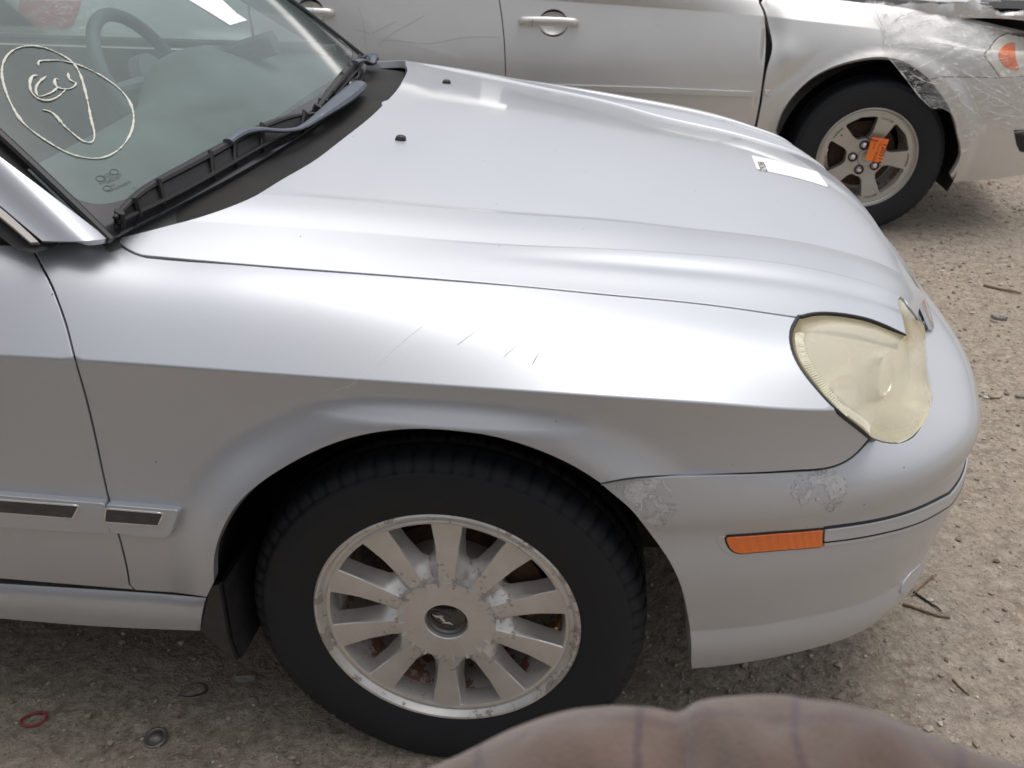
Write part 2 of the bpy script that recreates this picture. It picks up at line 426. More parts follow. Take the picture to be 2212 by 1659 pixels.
# hood lines (u runs from the windscreen to the nose)
HU = [-.5, -.325, -.107, .068, .249, .357, .552, .665, .735, .79, .84]
def hl(X, Y, Z): s = Spl(HU, np.c_[X, Y, Z]); return lambda u: s(u)
kz = [.952, .941, .92, .898, .876, .857, .828, .803, .779, .742, .685]; ky = [-.64, -.612, -.571, -.53, -.481, -.447, -.405, -.39, -.392, -.395, -.39]
kx = [-.5, -.325, -.107, .068, .249, .357, .552, .665, .74, .797, .845]
mx = [-.5, -.325, -.107, .068, .249, .357, .552, .655, .718, .765, .80]; my = [-.71, -.692, -.667, -.637, -.592, -.569, -.53, -.516, -.509, -.50, -.49]; mz = [.925, .919, .903, .885, .868, .857, .829, .803, .778, .735, .68]
cz = [.970, .962, .951, .933, .909, .889, .853, .825, .800, .768, .72]; cx = [-.5, -.325, -.107, .068, .249, .357, .552, .672, .748, .80, .845]
sx = [-.5, -.325, -.107, .068, .249, .357, .535, .62, .68, .73, .77]
sP = L6(np.array(sx)); 
hx = np.array(cx); 
q1 = hl((np.array(cx)*.5+np.array(kx)*.5), np.array(ky)*.5, np.array(cz)*.72+np.array(kz)*.28)
ctr = hl(cx, np.zeros(11), cz); kl = hl(kx, ky, kz); ml = hl(mx, my, mz)
n_ = (np.array(mz)*.5+sP[:, 2]*.5)+.0015
nl = hl(np.array(mx)*.5+sP[:, 0]*.5, np.array(my)*.5+sP[:, 1]*.5, n_); sl_ = hl(sP[:, 0], sP[:, 1], sP[:, 2])
mir = lambda f: (lambda u: f(u)*np.array([1, -1, 1]))
km = hl(np.array(kx)*.5+np.array(mx)*.5, np.array(ky)*.5+np.array(my)*.5, np.array(kz)*.5+np.array(mz)*.5+.003)
HK = [-4, -3.4, -2.8, -2.3, -1.8, -.9, 0, .9, 1.8, 2.3, 2.8, 3.4, 4]
def hood_step(P, u, v):
    P = P.copy(); a = np.abs(v)
    P[:, 2] -= .0045*sm((1.80-a)/.05)*sm((u+.30)/.12)
    f = sm((u+.08)/.35); P[:, 2] += .0045*f*sm((a-2.8)/.085)-.0045*f*sm((a-3.1)/.8)
    g = sm((u-.0)/.35); P[:, 2] -= .0055*g*np.exp(-((a-3.22)/.17)**2)
    return P
HOOD = Surf([sl_, nl, ml, km, kl, q1, ctr, mir(q1), mir(kl), mir(km), mir(ml), mir(nl), mir(sl_)], HK, creases=[-2.8, -1.8, 1.8, 2.8], ur=(-.5, .84), warp=hood_step, nu=200, nv=300)
# bumper lines around the plan curve
def bl(z, d):
    ss = np.array([0, .25, .5, .75, .95, 1.2])*1.0
    zs = Spl(ss, z); dsp = Spl(ss, d)
    def f(u):
        q = np.minimum(u, BLEN-u); C, N = bcurve(u); return np.c_[C-N*dsp(q)[:, None], zs(q)]
    return f
BUMP = Surf([bl([.245, .25, .258, .235, .215, .205], [.030, .030, .027, .034, .040, .040]),
             bl([.318, .321, .321, .305, .298, .293], [.015, .015, .013, .016, .02, .02]),
             bl([.340, .343, .343, .327, .320, .315], [.0195, .0195, .0175, .020, .024, .024]),
             bl([.42, .42, .42, .41, .40, .40], [.006]*6),
             bl([.505, .502, .496, .484, .474, .47], [.002]*6),
             bl([.548, .546, .540, .529, .519, .514], [.005, .005, .005, .004, .003, .003]),
             bl([.572, .571, .566, .553, .545, .542], [-.001, -.001, -.001, -.001, -.001, -.001]),
             bl([.605, .604, .600, .586, .578, .575], [-.002, -.001, .001, .0, .0, .0]),
             bl([.65, .648, .638, .618, .610, .605], [.006, .012, .030, .036, .032, .03]),
             bl([.70, .69, .668, .640, .632, .63], [.02, .03, .065, .10, .11, .10])],
            [0, .8, 1.05, 2, 3.0, 3.45, 3.72, 4.1, 4.7, 5.5], creases=[1.05], ur=(.02, BLEN-.02), nu=300, nv=150)
# ------------------------------------------------------------------ first car: body panels
CAR = empty('silver_sedan', (0, 0, 0), 'silver sedan with yellowed headlight, worn ten-spoke wheel and peeling bumper paint', 'car')
arch_px = [(1297, 1046), (1247, 1014), (1191, 986), (1129.5, 962.6), (1059, 943.7), (988, 933.4), (908, 928.7), (833, 933.4), (757.5, 948.4), (691.6, 972), (625.6, 1005), (569, 1041), (526, 1077), (498, 1113), (478, 1153.5), (467, 1190), (463, 1226), (464, 1258)]
door_px = [(279, 1263), (277, 1247), (263, 1182), (235, 1080.6), (214.6, 987.5), (197, 907), (180, 840.5), (160, 770.5), (140, 694), (127, 657), (110, 614), (93, 580.5), (77, 550.5), (65, 530)]
pil_px = [(65, 530), (90, 526.5), (133, 526), (183, 522), (240, 515.5)]
corner_px = [(243, 515.5), (267, 534), (290, 547), (317, 555.5)]
lens_f_px = [(1726, 686), (1713, 709), (1710, 735), (1718, 769), (1738, 805), (1765, 839), (1798, 875), (1835, 907), (1858, 925), (1881, 945)]
seam_b_px = [(1881, 945), (1858, 972), (1838, 990), (1815, 1003), (1788, 1011.5), (1730, 1017), (1675, 1020.5), (1575, 1025), (1475, 1028), (1400, 1031), (1350, 1036), (1297, 1046)]
fender_px = patch_px(lens_f_px, seam_b_px, arch_px, [(464, 1258), (448, 1291)], [(448, 1291), (385, 1283), (292, 1276)], [(292, 1276), (279, 1263)], door_px, pil_px, corner_px)
seam_u = np.c_[np.linspace(sea[0, 0], sea[-1, 0], 90), np.full(90, 7.15)]
fu = np.vstack([SIDE.px(fender_px)[:-1], seam_u])
FENDER = panel('front_fender', SIDE, fu, 'silver_paint', CAR, step=.0125, gap=.0024, lip=.02)
du = SIDE.px(patch_px([(0, 1251), (289.5, 1275), ], [(289.5, 1275), (279, 1263)], door_px, [(65, 530), (0, 528)]))
du = np.vstack([du, [(-1.62, du[-1][1]+.02), (-1.60, 3.5), (-1.62, 2.0), (-1.60, .75)]])
DOOR = panel('front_door', SIDE, du, 'silver_paint', CAR, step=.016, gap=.0024, lip=.02)
# bumper
barch_px = [(1491.5, 1446.7), (1491.5, 1381), (1489.4, 1360), (1483, 1322), (1472.6, 1276), (1456, 1234), (1430, 1190), (1397, 1145.5), (1359, 1099), (1316.7, 1063), (1297, 1046)]
bu1 = BUMP.px(patch_px(barch_px, seam_b_px[::-1], [(1881, 945), (1900, 952), (1931, 957), (1958, 952), (1975, 942)]))
near = bu1.copy(); print('bumper uv', bu1[0], bu1[-1], bu1[-25])
tail = [(s, 5.45) for s in np.linspace(.78, BLEN/2, 12)]
half = np.vstack([near, tail]); far = half[::-1][1:].copy(); far[:, 0] = BLEN-far[:, 0]
bot = [(s, 0.0) for s in np.linspace(BLEN-near[0][0], near[0][0], 60)][1:-1]
bu = np.vstack([half, far, bot])
def groove(P, u, v):
    return P
BUMPER = panel('front_bumper', BUMP, bu, 'silver_paint', CAR, step=.0125, gap=.0018, lip=.03, extra_v=(.8, 3.45, 3.6))
P0_ = BUMP(np.linspace(near[0][0]+.14, BLEN-near[0][0]-.14, 60), np.zeros(60)); ins = P0_*np.array([.80, .86, 1])+np.array([.03, 0, .01])
MB().grid(np.array([P0_+np.array([0, 0, .012]), P0_*.5+ins*.5+np.array([0, 0, .004]), ins])).build('splash_shield', 'dark_inner', CAR)
# hood
hood_r_px = [(246, 513), (290, 504), (333, 493), (433, 466), (500, 443), (550, 421), (603.5, 388.5), (670, 350), (737, 300), (803.5, 247), (843.5, 207)]
hr = HOOD.px(patch_px(hood_r_px)); print('hood rear', hr[0], hr[-1], HOOD(*hr[-1:].T))
hr = hr[hr[:, 1] < -.02]; hr = np.vstack([hr, [(-.258, 0)]])
sxs = Spl(HU, sP[:, 0]); uu = np.linspace(-.5, .84, 400); su_of_x = lambda x: np.interp(x, sxs(uu), uu)
seam3 = SIDE(*seam_u.T)
hs_ = np.c_[su_of_x(seam3[:, 0]), np.full(len(seam3), -4.)][::-1]
hs_ = np.vstack([hs_, HOOD.px(patch_px(corner_px))[::-1][1:]])
lens_h_px = [(1960, 723), (1919.4, 705.6), (1888, 693), (1846.5, 682.7), (1794.5, 676.4), (1753, 678.5), (1726, 686)]
lobe_px = [(1984, 689), (1973.6, 674), (1959, 655.6), (1947.5, 643), (1943.4, 649), (1945.5, 666), (1953.8, 695), (1960, 723)]
ln = HOOD.px(patch_px(lobe_px, lens_h_px, step=8)); print('lens edge on hood', ln[0], HOOD(*ln[:1].T), ln[-1])
front_px = [(1887.5, 474), (1912.5, 524), (1942.5, 583.7)]
hf = HOOD.px(front_px); print('front', hf, HOOD(*hf.T))
fr = [(.775, 0), (.775, -.6), (.778, -1.2), (.782, -1.5), (.79, -1.66), (.80, -1.9)]
halfn = np.vstack([fr, ln, hs_, hr]); 
halff = (halfn*[1, -1])[::-1][1:-1]
hu = np.vstack([halfn, halff])
HOODP = panel('hood', HOOD, hu, 'silver_paint', CAR, step=.0125, gap=.0030, lip=.02, flip=1, extra_v=[q for b in (1.76, 1.78, 2.84, 2.885) for q in (b, -b)])
# ------------------------------------------------------------------ more materials
def chrome_fn(t, b):
    h = NT(t); n = h.noise(25, 5, .6); h.l(h.mapr(n, .3, .8, .05, .3), b.inputs['Roughness'])
mat('chrome', (.75, .75, .77), .1, 1.0, fn=chrome_fn)
mat('dark_chrome', (.018, .020, .030), .12, .3, 1.0)
def wheel_fn(t, b):
    h = NT(t); o = h.obj(); n = h.noise(18, 8, .7, o); f = h.noise(140, 4, .7, o); e = h.noise(55, 6, .75, o)
    rad = h.math('SQRT', h.math('ADD', h.math('MULTIPLY', h.sep(o)[0], h.sep(o)[0]), h.math('MULTIPLY', h.sep(o)[2], h.sep(o)[2])))
    ring = h.math('MULTIPLY', h.mapr(rad, .074, .082), h.mapr(rad, .104, .092))        # corroded lacquer round the cap
    lipz = h.mapr(rad, .196, .212)
    cor = h.math('GREATER_THAN', h.math('ADD', e, h.math('ADD', h.math('MULTIPLY', ring, .095), h.math('MULTIPLY', lipz, .05))), .655)
    brown = h.math('GREATER_THAN', h.math('ADD', n, h.math('MULTIPLY', lipz, .09)), .635)
    col = h.mix(h.mapr(n, .3, .75), (.72, .71, .70), (.60, .575, .545))
    col = h.mix(h.math('MULTIPLY', cor, .8), col, h.mix(f, (.18, .11, .075), (.60, .57, .54)))
    col = h.mix(h.math('MULTIPLY', brown, .55), col, (.16, .10, .07)); h.l(col, b.inputs['Base Color'])
    h.l(h.math('SUBTRACT', .65, h.math('MULTIPLY', h.math('MAXIMUM', cor, brown), .6)), b.inputs['Metallic'])
    h.l(h.math('ADD', .36, h.math('MULTIPLY', cor, .25)), b.inputs['Roughness'])
    h.l(h.bump(h.math('MULTIPLY', cor, -1.0), .5, .0012), b.inputs['Normal'])
mat('alloy', (.45, .44, .42), .38, .8, fn=wheel_fn)
def barrel_fn(t, b):
    h = NT(t); o = h.obj(); n = h.noise(22, 8, .72, o); f = h.noise(90, 5, .7, o)
    st = h.math('GREATER_THAN', n, .53)
    col = h.mix(f, (.20, .085, .05), (.30, .155, .10)); col = h.mix(st, h.mix(f, (.5, .48, .45), (.28, .25, .23)), col)
    h.l(col, b.inputs['Base Color']); h.l(h.bump(st, .4, .001), b.inputs['Normal'])
mat('rusty_barrel', (.2, .13, .1), .75, fn=barrel_fn)
def rust_fn(t, b):
    h = NT(t); n = h.noise(30, 6, .7); h.l(h.ramp(n, [(.3, (.05, .03, .022)), (.7, (.13, .07, .045))]), b.inputs['Base Color'])
mat('brake_rust', (.1, .06, .04), .8, .3, fn=rust_fn)
mat('brass', (.62, .42, .13), .3, 1.0)
def lens_fn(t, b):
    h = NT(t); o = h.obj(); n = h.noise(9, 2, .4, o); f = h.noise(40, 2, .5, o)
    h.l(h.mix(h.mapr(n, .3, .7), (.90, .855, .70), (.84, .785, .61)), b.inputs['Base Color'])
    h.l(h.mapr(f, .3, .7, .16, .32), b.inputs['Roughness'])
    tr = h.n('ShaderNodeBsdfTransparent'); tr.inputs[0].default_value = (1, .975, .89, 1); mx_ = h.n('ShaderNodeMixShader')
    lw = h.n('ShaderNodeLayerWeight'); lw.inputs[0].default_value = .35
    at_ = h.n('ShaderNodeAttribute'); at_.attribute_name = 'dome'; ed_ = h.mapr(at_.outputs['Fac'], .03, .30, .62, .0)
    h.l(h.math('MAXIMUM', h.math('ADD', h.mapr(n, .25, .75, .64, .52), h.math('SUBTRACT', ed_, h.math('MULTIPLY', lw.outputs['Facing'], .25))), .06), mx_.inputs[0])
    h.l(b.outputs[0], mx_.inputs[1]); h.l(tr.outputs[0], mx_.inputs[2]); h.l(mx_.outputs[0], t.nodes['Material Output'].inputs[0])
mat('hazed_lens', (.6, .55, .4), .25, 0, 1.0, .07, fn=lens_fn)
mat('lamp_reflector', (.80, .78, .70), .16, .9)
mat('lamp_housing', (.80, .78, .70), .28, .7)
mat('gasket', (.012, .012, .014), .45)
mat('amber_housing', (.75, .16, .05), .4)
def amber_fn(t, b):
    h = NT(t); o = h.obj(); x, y, z = h.sep(o)
    rp = h.vor(260, 'F1', o, .0); h.l(h.bump(rp.outputs['Distance'], .6, .002), b.inputs['Normal'])
    h.l(h.mix(h.mapr(rp.outputs['Distance'], .0, .9), (1, .24, .012), (.8, .12, .006)), b.inputs['Base Color'])
mat('amber_reflector', (.9, .2, .02), .2, 0, 1., .05, fn=amber_fn, **{'Subsurface Weight': .0})
# ------------------------------------------------------------------ first car: inner shells, wheel well
darks = panel('inner_structure', SIDE, np.vstack([[(-2.4, 1.2), (-.40, 1.2)], SIDE.xyz([(.018+.405*math.cos(a), -.88, .322+.405*math.sin(a)) for a in np.linspace(math.pi*1.02, .0, 30)]), [(.58, 2.4), (.55, 4.2), (.45, 5.3), (.42, 6.8), (-.4, 6.9), (-2.4, 6.9)]]), 'dark_inner', CAR, step=.04, inset=-.03, lip=.002)
U_, V_ = np.meshgrid(np.linspace(-.46, .74, 24), np.linspace(-3.9, 3.9, 30), indexing='ij')
mb = MB().grid(HOOD(U_.ravel(), V_.ravel()).reshape(24, 30, 3)-np.array([0, 0, .03])); mb.build('hood_underside', 'dark_inner', CAR)
U_, V_ = np.meshgrid(np.linspace(.40, BLEN-.40, 60), np.linspace(.9, 4.3, 14), indexing='ij')
Pn = BUMP(U_.ravel(), V_.ravel())-BUMP.normal(U_.ravel(), V_.ravel(), e=.01)*.035; MB().grid(Pn.reshape(60, 14, 3)).build('bumper_core', 'dark_inner', CAR)
well = MB().lathe([(.392, .870), (.40, .80), (.405, .58), (.30, .56), (.06, .56)], 64, 'y', (0.012, 0, .322), .12, math.pi+.28)
for i, (x, y, z) in enumerate(well.V): well.V[i] = (x, -y, z)
well.build('wheel_liner', 'dark_inner', CAR)
MB().box((-.8, 0, .24), (2.9, 1.0, .06)).build('underbody', 'dark_inner', CAR)
# ------------------------------------------------------------------ rocker panel, mouldings, mud flap
def rl(y, z): return lambda u: np.c_[u, np.full(len(u), y), np.full(len(u), z)]
ROCK = Surf([rl(-.825, .200), rl(-.846, .214), rl(-.866, .238), rl(-.882, .285), rl(-.885, .325), rl(-.872, .350), rl(-.84, .360)], [0, .7, 1.4, 2.5, 3.4, 4.0, 4.6], ur=(-2.3, -.30), nu=120, nv=60)
ru = ROCK.px(patch_px([(0, 1336.5), (219, 1354), (433, 1363)], [(433, 1363), (446, 1291)], [(446, 1291), (385, 1285), (292, 1278), (0, 1260)]))
ru = np.vstack([ru, [(-2.2, ru[-1][1]), (-2.2, ru[0][1])]])
panel('rocker_panel', ROCK, ru, 'silver_paint', CAR, step=.016, gap=.001, lip=.03)
Z8 = lambda L: [(x*.4049, 987.5+y*.4049) for x, y in L]
dm = SIDE.px(poly_px(Z8([(0, 178), (300, 203), (555, 224), (572, 228), (578, 238), (588, 310), (603, 375), (597, 383), (480, 379), (0, 345)])))
dm = np.vstack([dm, [(-1.58, dm[-1][1]+.02), (-1.58, dm[0][1]+.02)]])
mo = panel('door_moulding', SIDE, dm, 'silver_paint', DOOR, step=.01, inset=.012, gap=.001, lip=.014)
di = SIDE.px(poly_px(Z8([(0, 203), (435, 237), (405, 293), (0, 260)]))); di = np.vstack([di, [(-1.5, di[-1][1]+.02), (-1.5, di[0][1]+.02)]])
panel('chrome_frame', SIDE, di, 'chrome', mo, step=.01, inset=.0138, gap=-.0022, lip=.003); panel('chrome_insert', SIDE, di, 'dark_chrome', mo, step=.01, inset=.0145, gap=.0, lip=.004)

fm = SIDE.px(poly_px(Z8([(590, 230), (760, 245), (945, 261), (965, 267), (973, 280), (970, 298), (945, 375), (932, 396), (915, 406), (893, 408), (740, 394), (612, 378), (602, 368), (586, 325), (581, 285), (583, 240)])))
mo = panel('fender_moulding', SIDE, fm, 'silver_paint', FENDER, step=.008, inset=.012, gap=.001, lip=.014)
fi = SIDE.px(poly_px(Z8([(592, 253), (882, 278), (858, 333), (584, 312)])))
panel('chrome_frame', SIDE, fi, 'chrome', mo, step=.01, inset=.0138, gap=-.0022, lip=.003); panel('chrome_insert', SIDE, fi, 'dark_chrome', mo, step=.01, inset=.0145, gap=.0, lip=.004)
fl = [at(q, y=-.893) for q in Z8([(1120, 692), (1165, 680), (1186, 790), (1200, 880), (1222, 990), (1262, 1088), (1228, 1072), (1180, 1030), (1125, 980), (1073, 925), (1098, 800)])]
mb = MB(); n = len(fl); fr2 = [p+np.array([0.004, .012, 0]) for p in fl]
mb.add(fl+fr2, [tuple(range(n)), tuple(range(n, 2*n))[::-1]]+[(i, (i+1) % n, n+(i+1) % n, n+i) for i in range(n)])
edge = [fl[1], fl[2], fl[3], fl[4], fl[5]]
mb.grid(np.array([[p+np.array([.02*k, .19*k+.004, .01*k]) for k in (0, .3, .6, 1)] for p in edge])).grid(np.array([[p+np.array([.02*k+.006, .19*k+.004, .01*k]) for k in (0, .3, .6, 1)] for p in edge]))
mb.build('mud_flap', 'black_plastic', CAR, smooth=False)
# ------------------------------------------------------------------ headlight
def membrane(name, loop, m, parent, bulge=.03, step=.007, off=0., nrm=None, shrink=0.):
    """closed 3D loop filled with a smooth dome"""
    L = np.asarray(loop, float); c = L.mean(0); u_, s_, vt = np.linalg.svd(L-c); n = vt[2]
    if n@(CAMP-c) < 0: n = -n
    if nrm is not None: n = np.array(nrm)/np.linalg.norm(nrm)
    a = np.cross(n, (0, 0, 1)); a /= np.linalg.norm(a); b = np.cross(n, a); q = np.c_[(L-c)@a, (L-c)@b]
    if shrink: 
        t = np.roll(q, -1, 0)-np.roll(q, 1, 0); t /= np.linalg.norm(t, axis=1)[:, None]; ar = (q[:, 0]*np.roll(q[:, 1], -1)-np.roll(q[:, 0], -1)*q[:, 1]).sum()
        q = q+np.c_[-t[:, 1], t[:, 0]]*np.sign(ar)*shrink
    G = np.array([(x, y) for x in np.arange(q[:, 0].min(), q[:, 0].max(), step) for y in np.arange(q[:, 1].min(), q[:, 1].max(), step)])
    G = G[inside(q, G)]; G = G[dist_poly(q, G) > step*.5]; nb = len(q)
    r = delaunay_2d_cdt([Vector(p) for p in np.vstack([q, G])], [(i, (i+1) % nb) for i in range(nb)], [], 2, 1e-7)
    V2 = np.array([tuple(p) for p in r[0]]); F = [tuple(f) for f in r[2]]; cen = np.array([V2[list(f)].mean(0) for f in F]); F = [f for f, k in zip(F, inside(q, cen)) if k]
    N = len(V2); h = (L-c)@n; orig = [o[0] if o else -1 for o in r[3]]; fixed = np.zeros(N, bool); H = np.zeros(N)
    for i, o in enumerate(orig):
        if 0 <= o < nb: fixed[i] = True; H[i] = h[o]
    E = set()
    for f in F:
        for i in range(len(f)): E.add((min(f[i], f[(i+1) % len(f)]), max(f[i], f[(i+1) % len(f)])))
    E = np.array(list(E)); W = np.zeros((N, N)) if N < 5000 else None
    W[E[:, 0], E[:, 1]] = 1; W[E[:, 1], E[:, 0]] = 1; D = W.sum(1); A = np.diag(D)-W; fr = ~fixed; rhs = -A[np.ix_(fr, fixed)]@H[fixed]
    base = np.linalg.solve(A[np.ix_(fr, fr)], rhs); dome = np.linalg.solve(A[np.ix_(fr, fr)], D[fr]); dome /= dome.max()
    H[fr] = base+bulge*np.clip(dome, 0, 1)**.85
    V = c+V2[:, :1]*a+V2[:, 1:]*b+(H+off)[:, None]*n
    P0, P1, P2 = V[F[0][0]], V[F[0][1]], V[F[0][2]]
    if np.cross(P1-P0, P2-P0)@n < 0: F = [f[::-1] for f in F]
    o = mesh(name, V, F, m, parent); att = o.data.attributes.new('dome', 'FLOAT', 'POINT'); dv = np.zeros(N); dv[fr] = dome; att.data.foreach_set('value', dv); return o, V, n, dome
A3 = SIDE(*SIDE.px(curve(lens_f_px, step=12)).T)
B3 = BUMP(*BUMP.px(curve([(1881, 945), (1900, 952), (1931, 957), (1958, 952), (1975, 942)], step=12)).T)
ub = BUMP.px([(1975, 942)])[0]; hid = BUMP(np.linspace(ub[0], .78, 10)[1:], np.linspace(ub[1], 5.3, 10)[1:])
lob3 = HOOD(*HOOD.px(curve(lobe_px, step=7)).T); lenh3 = HOOD(*HOOD.px(curve(lens_h_px, step=10)).T)
rise = curve([hid[-1], hid[-1]+np.array([-.015, .005, .04]), lob3[0]+np.array([.03, .03, -.03]), lob3[0]], n=12)[1:]
LOOP = np.vstack([A3, B3[1:], hid, rise, lob3[1:], lenh3[1:-1]])
LOOP = resample(LOOP, .008)
HL = empty('headlight'); HL.parent = CAR
lens, LV, LN, dome = membrane('lens', LOOP, 'hazed_lens', HL, bulge=.024, off=-.002, shrink=.0035)
membrane('housing', LOOP, 'lamp_housing', HL, bulge=-.07, off=-.004, step=.012)
gl = np.vstack([lenh3, A3[1:], B3[1:6]])-LN*.0025; gl = resample(gl, .008, False); MB().tube(gl, np.interp(np.linspace(0, 1, len(gl)), [0, .05, .8, 1], [.0015, .0034, .0034, .0012]), 8, caps=True).build('gasket', 'gasket', HL)
# ribbed band inside the lens edge
mb = MB(); P = resample(A3[3:], .0042, False); cen = LOOP.mean(0); lbv = BVHTree.FromPolygons([tuple(p) for p in LV], [tuple(q.vertices) for q in lens.data.polygons])
for k, p in enumerate(P):
    d = cen-p; d = d-LN*(d@LN); d /= np.linalg.norm(d); t = np.cross(LN, d)
    w_ = .0011; rr_ = []
    for r_ in np.linspace(.007, .023, 5):
        g_ = lbv.find_nearest(Vector(p+d*r_)); c_ = np.array(g_[0])+LN*.0007; rr_.append([c_-t*w_-LN*.002, c_-t*w_, c_+t*w_, c_+t*w_-LN*.002])
    mb.grid(np.array(rr_))
mat('rib_plastic', (.74, .70, .56), .35); mb.build('lens_rib_band', 'rib_plastic', HL, smooth=False)
for q_, r_, dp_ in (((1895, 830), .050, .050), ((1985, 790), .035, .045)):
    o_, d_ = ray(q_); hit = lbv.ray_cast(Vector(o_), Vector(d_)); p_ = np.array(hit[0] if hit[0] is not None else lbv.find_nearest(Vector(at(q_, x=.72)))[0])-LN*dp_-np.array([.01, 0, 0])
    fx = np.array([.80, -.55, .22]); fx /= np.linalg.norm(fx); fa = np.cross(fx, (0, 0, 1)); fa /= np.linalg.norm(fa); fb_v = np.cross(fx, fa)
    MB().grid(np.array([[p_+fx*h_+r_*k_*(math.cos(t)*fa+math.sin(t)*fb_v) for t in np.linspace(0, 2*math.pi, 32, endpoint=False)] for k_, h_ in ((.15, -.035), (.5, -.028), (.85, -.012), (1, .0), (1.08, .0))]), closev=True).build('reflector_bowl', 'lamp_reflector', HL)
    MB().tube([p_-fx*.035, p_-fx*.008], [.010, .008], 12).build('bulb', 'chrome', HL)
MB().box(at((1768, 772), x=.60)+np.array([.0, .045, -.015]), (.02, .02, .03)).build('turn_bulb', 'amber_housing', HL)
# far headlight (seen only from other positions): mirrored
for ch in list(HL.children):
    if ch.name.startswith(('lens', 'housing', 'gasket')):
        me = ch.data.copy(); me.transform(Matrix.Scale(-1, 4, (0, 1, 0))); me.flip_normals()
        o = bpy.data.objects.new('far_'+ch.name.split('.')[0], me); COL.objects.link(o)
        if 'HLF' not in globals(): HLF = empty('headlight'); HLF.parent = CAR
        o.parent = HLF; o.name = ch.name.split('.')[0]
# ------------------------------------------------------------------ front wheel of the first car
def tyre(parent, rs=.2185, ro=.326, hw=.1025, grooves=66, flat=.311, name='tyre', nseg=396, gdep=.0068):
    prof = [(rs-.004, -.080), (rs, -.0865), (rs+.006, -.0905), (rs+.016, -.094), (rs+.03, -.0995), (rs+.05, -.1025), (ro-.042, -.1015), (ro-.030, -.099), (ro-.024, -.0975), (ro-.0235, -.0965), (ro-.018, -.0945), (ro-.012, -.091), (ro-.0055, -.083), (ro-.0018, -.070), (ro-.0003, -.056), (ro-.0003, -.050), (ro-.008, -.049), (ro-.008, -.043), (ro, -.042), (ro+.0005, -.014), (ro-.008, -.013), (ro-.008, -.005), (ro+.0005, -.004), (ro+.0005, .03), (ro-.002, .07), (ro-.012, .09), (ro-.05, .1025), (rs+.02, .095), (rs, .08)]
    R = []
    for k in range(nseg):
        row = []
        for j, (r, y) in enumerate(prof):
            th = 2*math.pi*k/nseg; rr, yy = r, y
            if 9 <= j <= 14 or 18 <= j <= 19:
                ph = (k/nseg*grooves+(y+.09)*9*1.0+.12*math.sin(y*120)) % 1.0
                dd = gdep if ph < .17 else (gdep*.5 if .5 < ph < .56 else 0)
                n = np.array([.45, -.9]) if j <= 10 else (np.array([.8, -.6]) if j == 11 else np.array([1., 0]))
                sc = .35 if j == 9 else 1
                rr -= dd*n[0]*sc; yy -= dd*n[1]*sc
            x, z = rr*math.cos(th), rr*math.sin(th)
            if z < -flat: 
                ov = -flat-z; z = -flat+.0006*((k*7+j*3) % 5); yy *= 1+ov*1.2
            elif z < -flat*.8 and 3 <= j <= 8: yy -= .006*sm((-flat*.8-z)/(flat*.15))
            row.append((x, yy, z))
        R.append(row)
    mb = MB().grid(np.array(R), closeu=True)
    return mb.build(name, 'rubber', parent, sharp=None)
WH = empty('front_wheel', (0, -.773, .311)); WH.parent = CAR; WH.rotation_euler = (0, 0, -.014)
tyre(WH)
RIM = MB().lathe([(.190, -.045), (.1935, -.072), (.1955, -.0795), (.2005, -.081), (.2035, -.0785), (.208, -.0785), (.211, -.083), (.214, -.0895), (.2175, -.0905), (.2202, -.0885), (.2205, -.083), (.214, -.078)], 120).build('rim', 'alloy', WH, sharp=40)
MB().lathe([(.190, -.047), (.187, -.03), (.183, .0), (.182, .075), (.19, .082)], 90).build('barrel', 'rusty_barrel', RIM)
MB().lathe([(.0, .012), (.135, .012), (.137, .0), (.06, -.002), (.055, -.03), (0, -.032)], 60).build('brake_disc', 'brake_rust', WH)
mb = MB(); 
for t in np.linspace(-.35, .35, 7): pass
a_ = np.linspace(.15, .85, 10); mb.grid(np.array([[(r*math.cos(t), y, r*math.sin(t)) for r, y in ((.10, -.03), (.165, -.034), (.17, .03), (.10, .03))] for t in a_]), closev=True); mb.build('brake_caliper', 'brake_rust', WH)
hubm = MB().lathe([(.108, .0), (.106, -.035), (.098, -.052), (.088, -.058), (.06, -.06), (0, -.06)], 80).build('hub', 'alloy', RIM)
def spoke_mesh():
    mb = MB(); R = []
    for r in np.r_[np.linspace(.070, .13, 13), np.linspace(.14, .1975, 8)]:
        w0 = np.interp(r, [.07, .10, .15, .1975], [.0125, .0135, .0180, .0245]); y0 = -np.interp(r, [.07, .10, .15, .19, .1975], [.0795, .0775, .0755, .0785, .0798])
        e = .004+.006*sm((.16-r)/.05)+.017*sm((.118-r)/.026); dp = .030
        row = [(-w0-e*.9-.003, dp), (-w0-e*.75, dp*.62), (-w0-e*.35, dp*.27), (-w0-.0014, .0022), (-w0, .0), (-w0*.5, -.0006), (w0*.5, -.0006), (w0, 0), (w0+.0014, .0022), (w0+e*.35, dp*.27), (w0+e*.75, dp*.62), (w0+e*.9+.003, dp)]
        R.append([(x, y0+y, r) for x, y in row])
    return MB().grid(np.array(R))
base_sp = None
for k in range(10):
    if base_sp is None:
        base_sp = spoke_mesh().build('spoke', 'alloy', RIM, sharp=28); o = base_sp
    else:
        o = base_sp.copy(); COL.objects.link(o); o.parent = RIM
    o.rotation_euler = (0, math.radians(36*k+1.0), 0)
cap = MB().lathe([(.0815, -.060), (.0815, -.0805), (.0805, -.0835), (.060, -.0845), (.040, -.0845), (.0372, -.0848), (.0355, -.083), (.0345, -.074), (0, -.074)], 96).build('centre_cap', 'alloy', RIM, sharp=30)
